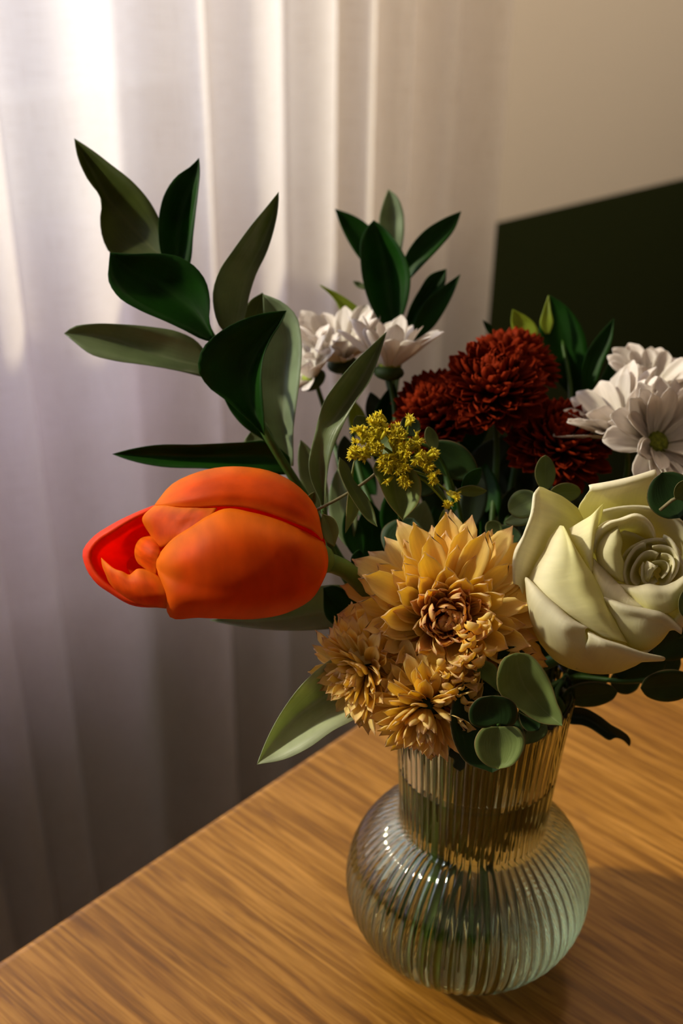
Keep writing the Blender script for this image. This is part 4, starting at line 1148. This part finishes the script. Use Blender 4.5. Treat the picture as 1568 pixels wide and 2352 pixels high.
rp([[(605, 580, 5), (540, 650, 4), (500, 745, 3), (418, 880, 3), (378, 990, 3), (420, 1120, 3), (560, 1280, 1), (820, 1370, -2)],
    [(620, 562, 0), (585, 670, -4), (550, 790, -6), (500, 910, -7), (500, 1050, -8), (600, 1200, -9), (760, 1310, -9), (950, 1420, -9)],
    [(640, 562, -3), (680, 690, -8), (690, 820, -10), (680, 950, -11), (720, 1080, -12), (810, 1220, -13), (920, 1340, -12), (1050, 1440, -10)],
    [(655, 575, -3), (735, 730, -8), (800, 850, -9), (850, 955, -10), (880, 1070, -11), (950, 1200, -12), (1040, 1330, -11), (1130, 1460, -9)],
    [(660, 590, 1), (745, 740, -3), (815, 850, -5), (888, 958, -6), (935, 1060, -8), (985, 1180, -9), (1065, 1320, -9), (1142, 1466, -7)]], 29, 21)
rp([[(690, 585, 4), (700, 640, 3), (740, 720, 2), (800, 820, 1), (850, 925, -1)],
    [(780, 530, 2), (800, 620, -2), (820, 720, -4), (840, 820, -5), (856, 930, -4)],
    [(868, 475, 0), (872, 580, -4), (866, 680, -5), (862, 800, -5), (860, 930, -4)],
    [(915, 425, 1), (895, 540, -2), (880, 650, -3), (868, 780, -3), (864, 930, -3)],
    [(960, 388, 4), (945, 480, 4), (905, 600, 3), (882, 720, 2), (872, 900, 0)]])
rp([[(400, 985, 3), (480, 1060, 0), (600, 1165, -4), (740, 1285, -8), (845, 1352, -9)],
    [(372, 962, -1), (450, 1040, -6), (580, 1160, -10), (720, 1285, -13), (842, 1348, -13)],
    [(352, 975, -2), (415, 1110, -9), (540, 1245, -13), (670, 1340, -16), (815, 1362, -15)],
    [(355, 1000, 0), (400, 1160, -7), (510, 1290, -11), (650, 1385, -14), (820, 1395, -14)],
    [(365, 1120, 6), (410, 1300, 0), (530, 1420, -6), (680, 1480, -10), (850, 1480, -12)],
    [(390, 1300, 12), (480, 1470, 7), (620, 1580, 2), (780, 1620, -1), (950, 1600, -3)],
    [(470, 1470, 20), (600, 1610, 18), (760, 1680, 15), (920, 1702, 12), (1080, 1690, 10)]], 29, 25)
rp([[(845, 1365, -9), (950, 1425, -11), (1100, 1475, -10), (1250, 1530, -8), (1400, 1565, -5)],
    [(835, 1375, -14), (945, 1435, -16), (1100, 1485, -15), (1255, 1540, -12), (1425, 1572, -8)],
    [(840, 1420, -15), (960, 1480, -17), (1110, 1530, -15), (1260, 1580, -12), (1425, 1598, -7)],
    [(820, 1480, -12), (965, 1530, -12), (1110, 1570, -10), (1240, 1600, -8), (1350, 1604, -4)],
    [(790, 1580, -4), (950, 1620, -3), (1080, 1630, -2), (1180, 1622, -1), (1270, 1604, 1)],
    [(740, 1665, 8), (850, 1696, 9), (950, 1704, 9), (1080, 1688, 9), (1200, 1640, 10)]], 25, 19)
rp([[(950, 1095, -6), (1050, 1135, -8), (1180, 1178, -8), (1310, 1200, -6), (1400, 1215, -4), (1500, 1280, -2), (1565, 1350, 0)],
    [(955, 1110, -8), (1055, 1160, -11), (1180, 1200, -12), (1310, 1222, -11), (1400, 1245, -10), (1490, 1310, -7), (1558, 1392, -4)],
    [(960, 1150, -8), (1065, 1240, -10), (1180, 1270, -11), (1310, 1300, -11), (1395, 1310, -9), (1475, 1350, -6), (1530, 1370, -3)],
    [(1020, 1260, -7), (1100, 1360, -9), (1200, 1400, -9), (1310, 1420, -8), (1395, 1405, -6), (1450, 1375, -3), (1480, 1355, 0)],
    [(1100, 1420, -5), (1150, 1490, -5), (1220, 1520, -3), (1310, 1512, 0), (1370, 1480, 3), (1420, 1430, 5), (1460, 1370, 7)]])
rp([[(1560, 1350, 4), (1640, 1250, 6), (1700, 1100, 8), (1720, 950, 10)], [(1500, 1300, -3), (1580, 1210, -2), (1640, 1080, 0), (1670, 950, 3)], [(1440, 1240, 4), (1530, 1150, 5), (1590, 1050, 6), (1620, 950, 8)]])
# bowl behind the visible petals
def rose_back():
    rows = []
    for k in range(7):
        f = k / 6; rr = math.sin((0.12 + 0.88 * (1 - f)) * math.pi / 2)
        rows.append([(1390 + 168 * rr * math.cos(math.radians(a)), 1370 + 158 * rr * math.sin(math.radians(a)), 8 + 24 * math.cos(rr * math.pi / 2)) for a in range(0, 361, 24)])
    patch('petal', rows, RB, M_rose, t, None, 33, 13)
rose_back()
bud_core('calyx', P(1380, 1400, 0.507), CD(0, -0.2, 1), 0.007, 0.005, M_calyx, t)
stem(t, [(1375, 1410, 0.512), (1300, 1500, 0.525), (1200, 1560, 0.530)], [0.0024, 0.0024, 0.0022])

# ------------------------------------------------------------------ goldenrod
t = thing('goldenrod', P(930, 1060, 0.49), 'sprig of tiny yellow goldenrod florets above the apricot bloom', 'flower')
def floret_mesh(seed):
    rnd = random.Random(seed); V = []; F = []; U = []
    n = 9; L = 0.0017
    for k in range(n):          # narrow pointed rays around a small cup
        a = 2 * math.pi * k / n + rnd.uniform(-.2, .2); ph = rnd.uniform(0.35, 0.95); l = L * rnd.uniform(.7, 1.15)
        d = Vector((math.sin(ph) * math.cos(a), math.sin(ph) * math.sin(a), math.cos(ph))); s = Vector((-math.sin(a), math.cos(a), 0)); n0 = d.cross(s)
        b = len(V); w_ = 0.00028
        for q, (f, ww) in enumerate(((0.0, .6), (.55, 1.0), (1.0, .05))):
            c_ = d * l * f + Vector((0, 0, 0.0009 + 0.0003 * (f - f * f)))
            V += [tuple(c_ - s * w_ * ww), tuple(c_ + n0 * w_ * 0.5), tuple(c_ + s * w_ * ww)]; U += [(0, .3 + .7 * f)] * 3
        for q in range(2):
            for e in range(3):
                F.append((b + q * 3 + e, b + q * 3 + (e + 1) % 3, b + q * 3 + 3 + (e + 1) % 3, b + q * 3 + 3 + e))
    b = len(V); m_ = 7
    for j, (r, z) in enumerate(((0.0001, -0.0016), (0.00035, -0.001), (0.0005, 0), (0.00055, 0.0009), (0.0001, 0.0012))):
        for i in range(m_):
            V.append((r * math.cos(6.283 * i / m_), r * math.sin(6.283 * i / m_), z)); U.append((0, j * 0.12))
    for j in range(4):
        for i in range(m_):
            F.append((b + j * m_ + i, b + j * m_ + (i + 1) % m_, b + (j + 1) * m_ + (i + 1) % m_, b + (j + 1) * m_ + i))
    me = mesh('floret', V, F, U); me.materials.append(M_sol)
    return me
fm = [floret_mesh(s) for s in range(4)]
rg = random.Random(4)
clusters = [((480, 1665), 9, 55, (-.6, .5)), ((590, 1610), 11, 55, (-.2, .9)), ((560, 1710), 10, 55, (-.3, .3)), ((690, 1660), 10, 60, (.1, .8)), ((770, 1580), 3, 12, (.2, 1)), ((440, 1785), 6, 35, (-1, .0)), ((500, 1780), 4, 30, (-.7, -.1)),
            ((640, 1840), 11, 60, (-.2, -.1)), ((725, 1750), 10, 60, (.1, .3)), ((720, 1855), 10, 55, (0, -.3)), ((740, 1935), 6, 30, (0, -.7)), ((805, 1720), 6, 30, (.5, .6)), ((830, 1800), 8, 45, (.4, 0)), ((915, 1785), 4, 18, (.6, .4)), ((880, 1850), 5, 30, (.5, -.2)), ((930, 1925), 4, 20, (.3, -.3)), ((1040, 2035), 3, 14, (.6, 0)), ((1020, 2110), 2, 8, (0, .2))]
hub = P(925, 1075, 0.497)
for (cx, cy), n, spd, (dx, dy) in clusters:
    cc3 = None
    for i in range(int(n * 2.4)):
        px = 660 + (cx + rg.gauss(0, spd * .42)) * .3613; py = 400 + (cy + rg.gauss(0, spd * .5)) * .3613
        b = P(px, py, 0.489 + rg.uniform(-.003, .005))
        d = CD(dx + rg.gauss(0, .45), dy + rg.gauss(0, .45), 0.55 + rg.uniform(-.3, .3))
        q = d.to_track_quat('Z', 'Y')
        o = bpy.data.objects.new('floret', rg.choice(fm)); COL.objects.link(o); o.parent = t
        o.matrix_basis = Matrix.Translation(b - parent_loc(t)) @ q.to_matrix().to_4x4() @ Matrix.Scale(rg.uniform(1.0, 1.4), 4)
    e = P(660 + cx * .3613, 400 + cy * .3613, 0.493)
    mid = (e + hub) / 2 + Vector((0, 0, 0.002))
    tube('stalk', [hub, mid, e], [0.0005, 0.0003], M_lime, t, 6, 8)
stem(t, [sp(hub), (1000, 1115, 0.498), (1030, 1165, 0.502), (1058, 1215, 0.508), (1060, 1320, 0.53), (1060, 1450, 0.545)], [0.0007, 0.0010, 0.0012])
oval((1020, 1170), (1035, 1228), 16, 0.497, M_lime, t, 0, -2, 2, bend=12)
oval((1060, 1130), (1105, 1075), 34, 0.505, M_ruscus, t, 0, 0, 3)
oval((1045, 1128), (1118, 1128), 26, 0.503, M_euc, t, 0, 0, 4)

# ------------------------------------------------------------------ eucalyptus
t = sprig('eucalyptus_sprig', (870, 1080, 0.50), 'eucalyptus sprig with a thin brown twig crossing behind the goldenrod, left of centre', 'branch')
leaf(([(560, 1830, -1), (545, 1870, -1), (580, 1960, -2), (640, 2090, -2), (735, 2203, -1)],
      [(560, 1830, -1), (670, 1900, 4), (678, 1960, 5), (700, 2090, 4), (735, 2203, -1)],
      [(560, 1830, -1), (760, 1850, 0), (838, 1930, -2), (840, 2070, -2), (735, 2203, -1)]), 0.492, M_euc_l, t, cb)
leaf(([(330, 1798, 0), (325, 1860, 0), (370, 1990, 0), (440, 2110, 0), (520, 2210, 0), (572, 2242, 0)],
      [(330, 1798, 0), (360, 1880, 2), (410, 1990, 3), (470, 2090, 3), (530, 2180, 2), (572, 2242, 0)],
      [(330, 1798, 0), (385, 1850, 2), (420, 1940, 3), (500, 2040, 3), (550, 2140, 2), (572, 2242, 0)]), 0.485, M_euc, t, cb)
leaf(([(425, 1815, 3), (400, 1940, 0), (375, 2120, 0), (368, 2285, 0)], None, [(425, 1815, 3), (420, 1960, 2), (458, 2110, 2), (368, 2285, 0)]), 0.49, M_euc_l, t, cb, fold=1)
leaf(([(740, 1180, 0), (737, 1210, 0), (745, 1240, 0), (768, 1256, 0)], None, [(740, 1180, 0), (765, 1190, 0), (777, 1215, 0), (768, 1256, 0)]), 0.482, M_euc_l, t, fold=1)
tube('twig', [P(726, 1172, 0.49), P(790, 1138, 0.492), P(870, 1080, 0.497), P(890, 1055, 0.50)], 0.00055, M_twig, t, 6, 10)
oval((700, 1180), (722, 1130), 26, 0.50, M_euc, t, 0, 0, 3)
stem(t, [(870, 1080, 0.497), (905, 1110, 0.505), (920, 1200, 0.515), (960, 1330, 0.53), (1020, 1460, 0.54)], [0.0006, 0.0010, 0.0012])
t = sprig('eucalyptus_sprig', (985, 1030, 0.52), 'eucalyptus sprig with small oval leaves behind and right of the goldenrod', 'branch')
oval((850, 1005), (818, 955), 44, 0.51, M_euc, t, 0, 0, 4, pw=.6)
oval((1000, 1035), (982, 980), 30, 0.51, M_euc, t, 0, 0, 3, pw=.6)
oval((985, 1020), (1095, 1095), 80, 0.525, M_euc_d, t, 0, 0, 6, pw=.6)
oval((960, 1000), (925, 960), 46, 0.525, M_euc_d, t, 0, 0, 6, pw=.6)
oval((965, 1140), (985, 1060), 80, 0.52, M_euc_d, t, 0, 4, 6, pw=.6)
oval((900, 1000), (870, 1040), 60, 0.515, M_euc, t, 0, 4, 6, pw=.6)
oval((950, 1190), (905, 1290), 110, 0.53, M_euc_d, t, 0, -3, 6, pw=.7)
stem(t, [(905, 1000, 0.52), (990, 1030, 0.522), (1040, 1120, 0.53), (1070, 1280, 0.54), (1085, 1440, 0.545)], [0.0006, 0.0009, 0.0012])
t = sprig('eucalyptus_sprig', (1250, 1130, 0.50), 'eucalyptus sprig with round leaves poking up behind the top of the rose', 'branch')
oval((1252, 1128), (1252, 1045), 48, 0.505, M_euc, t, 0, 0, 3, pw=.6)
oval((1235, 1140), (1168, 1175), 66, 0.50, M_euc, t, 0, 0, 5, pw=.5)
oval((1262, 1135), (1334, 1128), 44, 0.505, M_euc, t, 0, 0, 6, pw=.5)
oval((1240, 1180), (1158, 1200), 34, 0.503, M_euc, t, 0, 0, 6, pw=.7)
oval((1150, 1230), (1118, 1200), 40, 0.515, M_euc, t, 0, 0, 6, pw=.6)
oval((1200, 1240), (1120, 1230), 60, 0.52, M_euc_d, t, 0, 0, 6, pw=.6)
stem(t, [(1252, 1125, 0.506), (1245, 1220, 0.52), (1210, 1340, 0.53), (1160, 1450, 0.54)], [0.0007, 0.0011])
t = sprig('eucalyptus_sprig', (1550, 1140, 0.48), 'eucalyptus sprig with a dark round red-rimmed leaf at the right edge, above the rose', 'branch')
oval((1560, 1190), (1520, 1085), 112, 0.470, M_euc_d, t, 2, -2, -6, pw=.5)
oval((1550, 1145), (1590, 1105), 40, 0.462, M_euc, t, 0, 0, 4, pw=.6)
oval((1555, 1200), (1640, 1180), 90, 0.48, M_euc_d, t, 0, 0, 6, pw=.5)
oval((1612, 1340), (1572, 1420), 66, 0.466, M_euc, t, 0, -3, -6, pw=.5)
tube('twig', [P(1515, 1172, 0.471), P(1555, 1142, 0.468), P(1620, 1150, 0.47)], 0.0006, M_twig, t, 6, 8)
stem(t, [(1555, 1142, 0.469), (1640, 1170, 0.475), (1650, 1350, 0.50), (1500, 1500, 0.53), (1300, 1560, 0.54)], [0.0007, 0.0011, 0.0013])

t = sprig('eucalyptus_sprig', (1140, 1610, 0.455), 'eucalyptus sprig with large round leaves hanging over the front of the vase neck', 'branch')
ci = (980, 1440, 0.375)
leaf(([(545, 158, -2), (470, 190, -2), (430, 290, -2), (435, 385, 0), (560, 500, 3), (700, 590, 4), (830, 605, 3)],
      [(545, 158, -2), (560, 260, 1), (590, 350, 3), (650, 430, 5), (730, 520, 6), (830, 605, 3)],
      [(545, 158, -2), (620, 165, -1), (700, 240, -1), (765, 360, 0), (800, 470, 1), (830, 540, 2), (830, 605, 3)]), 0.452, M_euc_l, t, ci, nu=11)
leaf(([(290, 288, 4), (215, 360, 1), (155, 470, -1), (143, 600, -2), (175, 730, -2), (240, 830, -1), (400, 893, 0)],
      [(290, 288, 4), (330, 400, 6), (350, 520, 7), (365, 640, 7), (385, 760, 5), (400, 830, 3), (400, 893, 0)],
      [(290, 288, 4), (390, 330, 5), (480, 440, 5), (570, 570, 4), (605, 690, 2), (560, 810, 0), (400, 893, 0)]), 0.462, M_euc_d, t, ci, nu=11)
leaf(([(440, 610, 2), (340, 620, 0), (292, 700, -1), (310, 790, -1), (370, 850, 0), (440, 872, 1)],
      [(440, 610, 2), (440, 680, 2), (442, 740, 2), (442, 800, 2), (441, 840, 2), (440, 872, 1)],
      [(440, 610, 2), (560, 620, 2), (600, 690, 1), (580, 780, 0), (520, 850, 0), (440, 872, 1)]), 0.450, M_euc_l, t, ci, nu=11)
leaf(([(440, 590, 0), (350, 620, 0), (270, 590, -1), (258, 510, -2), (310, 440, -3), (400, 420, -3)],
      [(440, 590, 0), (400, 570, 0), (370, 530, 0), (370, 490, -1), (385, 450, -2), (400, 420, -3)],
      [(440, 590, 0), (530, 600, 0), (556, 540, -1), (540, 470, -2), (480, 430, -3), (400, 420, -3)]), 0.445, M_euc_d, t, ci)
leaf(([(250, 165, 0), (262, 220, 0), (300, 290, 1), (380, 350, 2), (440, 400, 3)], None, [(250, 165, 0), (330, 195, -1), (420, 240, -1), (440, 300, 0), (440, 400, 3)]), 0.462, M_euc_l, t, ci, fold=2)
leaf(([(300, 120, 0), (270, 160, 0), (330, 230, 1), (420, 250, 2)], None, [(300, 120, 0), (380, 140, 0), (420, 190, 0), (430, 250, 2)]), 0.470, M_euc_d, t, ci, fold=2)
leaf(([(540, 120, 0), (450, 130, 0), (430, 200, 1), (450, 300, 2)], None, [(540, 120, 0), (600, 160, 0), (560, 230, 0), (460, 300, 2)]), 0.466, M_euc_d, t, ci, fold=2)
leaf(([(600, 720, 0), (600, 640, 0), (640, 610, 1), (700, 600, 1)], None, [(600, 720, 0), (680, 700, 0), (740, 640, 0), (735, 600, 1)]), 0.468, M_euc, t, ci, fold=1)
leaf(([(560, 520, 0), (580, 600, 0), (620, 640, 0), (670, 638, 0)], None, [(560, 520, 0), (640, 560, 0), (700, 590, 0), (690, 632, 0)]), 0.462, M_euc_d, t, ci, fold=1)
leaf(([(250, 200, 4), (245, 260, 4), (260, 310, 4), (300, 330, 5)], None, [(250, 200, 4), (290, 240, 4), (310, 290, 4), (300, 330, 5)]), 0.468, M_euc_d, t, ci, fold=1)
stem(t, [(1145, 1665, 0.449), (1142, 1620, 0.458), (1140, 1585, 0.47), (1150, 1540, 0.49)], [0.0007, 0.0010, 0.0012])

t = sprig('eucalyptus_sprig', (1400, 1590, 0.52), 'dark eucalyptus sprig below the rose, right of the vase neck', 'branch')
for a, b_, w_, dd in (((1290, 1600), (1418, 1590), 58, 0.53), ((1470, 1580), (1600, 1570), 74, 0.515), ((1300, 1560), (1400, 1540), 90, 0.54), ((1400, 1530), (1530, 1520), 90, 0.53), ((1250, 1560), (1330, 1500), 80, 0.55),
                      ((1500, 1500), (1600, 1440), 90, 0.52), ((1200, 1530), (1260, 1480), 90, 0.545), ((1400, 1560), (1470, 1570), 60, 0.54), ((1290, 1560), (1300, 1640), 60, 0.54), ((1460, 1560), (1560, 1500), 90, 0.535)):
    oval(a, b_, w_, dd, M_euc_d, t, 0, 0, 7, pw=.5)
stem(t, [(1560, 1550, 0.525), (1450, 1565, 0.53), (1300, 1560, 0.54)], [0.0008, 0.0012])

# drooping toothed leaves
t = sprig('chrysanthemum_leaf', (1370, 1670, 0.53), 'dark curled lobed leaf reaching right over the table from the vase neck', 'leaf')
leaf(([(820, 480, 0), (900, 490, -1), (960, 495, -1), (1050, 540, -1), (1130, 600, 0), (1200, 640, 1), (1235, 670, 2), (1248, 700, 4), (1243, 730, 6)],
      [(820, 540, 2), (900, 550, 2), (960, 560, 2), (1040, 600, 2), (1110, 645, 3), (1180, 670, 3), (1215, 680, 4), (1238, 705, 5), (1240, 730, 6)],
      [(820, 580, 0), (880, 595, -1), (950, 602, -1), (1000, 620, -1), (1060, 660, 0), (1125, 693, 1), (1150, 680, 2), (1195, 690, 3), (1236, 730, 6)]), 0.54, M_dark, t, ci, nv=34)
stem(t, [(1292, 1640, 0.541), (1250, 1600, 0.545)], 0.0011)
t = sprig('chrysanthemum_leaf', (1050, 1740, 0.49), 'small dark toothed leaf hanging below the golden bloom, against the vase neck', 'leaf')
leaf(([(1030, 1690, 0), (1033, 1715, 0), (1030, 1735, -1), (1042, 1745, 0), (1040, 1760, 0), (1056, 1772, 1)], None, [(1045, 1690, 0), (1062, 1710, 0), (1060, 1730, 0), (1068, 1750, 0), (1066, 1765, 0), (1056, 1772, 1)]), 0.492, M_dark, t, fold=1)
stem(t, [(1040, 1690, 0.492), (1060, 1640, 0.50)], 0.0010)

# ------------------------------------------------------------------ dark greenery in the heart of the bouquet
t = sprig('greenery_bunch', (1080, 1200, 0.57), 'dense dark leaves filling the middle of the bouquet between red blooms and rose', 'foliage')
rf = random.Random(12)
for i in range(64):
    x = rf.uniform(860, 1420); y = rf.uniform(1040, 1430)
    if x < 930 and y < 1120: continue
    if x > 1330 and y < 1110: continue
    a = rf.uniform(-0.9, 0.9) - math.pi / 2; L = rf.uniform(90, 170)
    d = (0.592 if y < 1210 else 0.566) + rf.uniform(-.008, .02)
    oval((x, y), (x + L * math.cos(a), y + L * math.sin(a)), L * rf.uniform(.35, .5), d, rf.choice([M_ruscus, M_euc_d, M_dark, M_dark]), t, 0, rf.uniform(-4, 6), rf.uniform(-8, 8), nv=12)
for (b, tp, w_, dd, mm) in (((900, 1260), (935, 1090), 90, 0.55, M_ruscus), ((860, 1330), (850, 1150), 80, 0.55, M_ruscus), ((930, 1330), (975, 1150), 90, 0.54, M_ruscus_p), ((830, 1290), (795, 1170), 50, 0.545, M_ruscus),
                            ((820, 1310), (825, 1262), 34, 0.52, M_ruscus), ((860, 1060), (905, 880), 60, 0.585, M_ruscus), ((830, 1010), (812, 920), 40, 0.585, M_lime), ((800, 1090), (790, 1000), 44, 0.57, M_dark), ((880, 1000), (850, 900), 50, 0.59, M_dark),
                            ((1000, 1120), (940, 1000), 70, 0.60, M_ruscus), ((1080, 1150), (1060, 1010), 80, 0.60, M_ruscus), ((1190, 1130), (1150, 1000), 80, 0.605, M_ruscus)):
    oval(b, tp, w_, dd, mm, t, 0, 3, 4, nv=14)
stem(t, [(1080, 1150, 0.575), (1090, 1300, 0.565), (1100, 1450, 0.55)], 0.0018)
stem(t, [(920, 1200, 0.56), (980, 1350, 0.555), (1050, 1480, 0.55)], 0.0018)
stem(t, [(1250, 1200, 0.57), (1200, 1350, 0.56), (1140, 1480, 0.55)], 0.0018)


# stripped leaves pushed down inside the neck of the vase
for i in range(22):
    an = rf.uniform(0, 6.283); r0 = rf.uniform(0.010, 0.0225); z1 = ZT + rf.uniform(0.106, 0.132); z0 = ZT + rf.uniform(0.070, 0.082); wv = rf.uniform(0.004, 0.006)
    G = np.zeros((8, 5, 3)); tw = rf.uniform(-.25, .25)
    for j in range(8):
        f = j / 7; a = an + tw * f; rr = r0 * (0.95 + 0.1 * f)
        for k in range(5):
            q = (k - 2) / 2 * wv * math.sin(math.pi * (0.08 + 0.84 * f)) ** 0.7
            G[j, k] = (rr * math.cos(a) - q * math.sin(a), rr * math.sin(a) + q * math.cos(a), z0 + (z1 - z0) * f)
    V, F, uv = sheet(G, 0.0004); c = Vector(V.mean(0))
    me = mesh('leaf', V - np.array(c), F, uv); me.materials.append(rf.choice([M_ruscus, M_ruscus, M_stem]))
    o = bpy.data.objects.new('leaf', me); COL.objects.link(o); place(o, c, t)
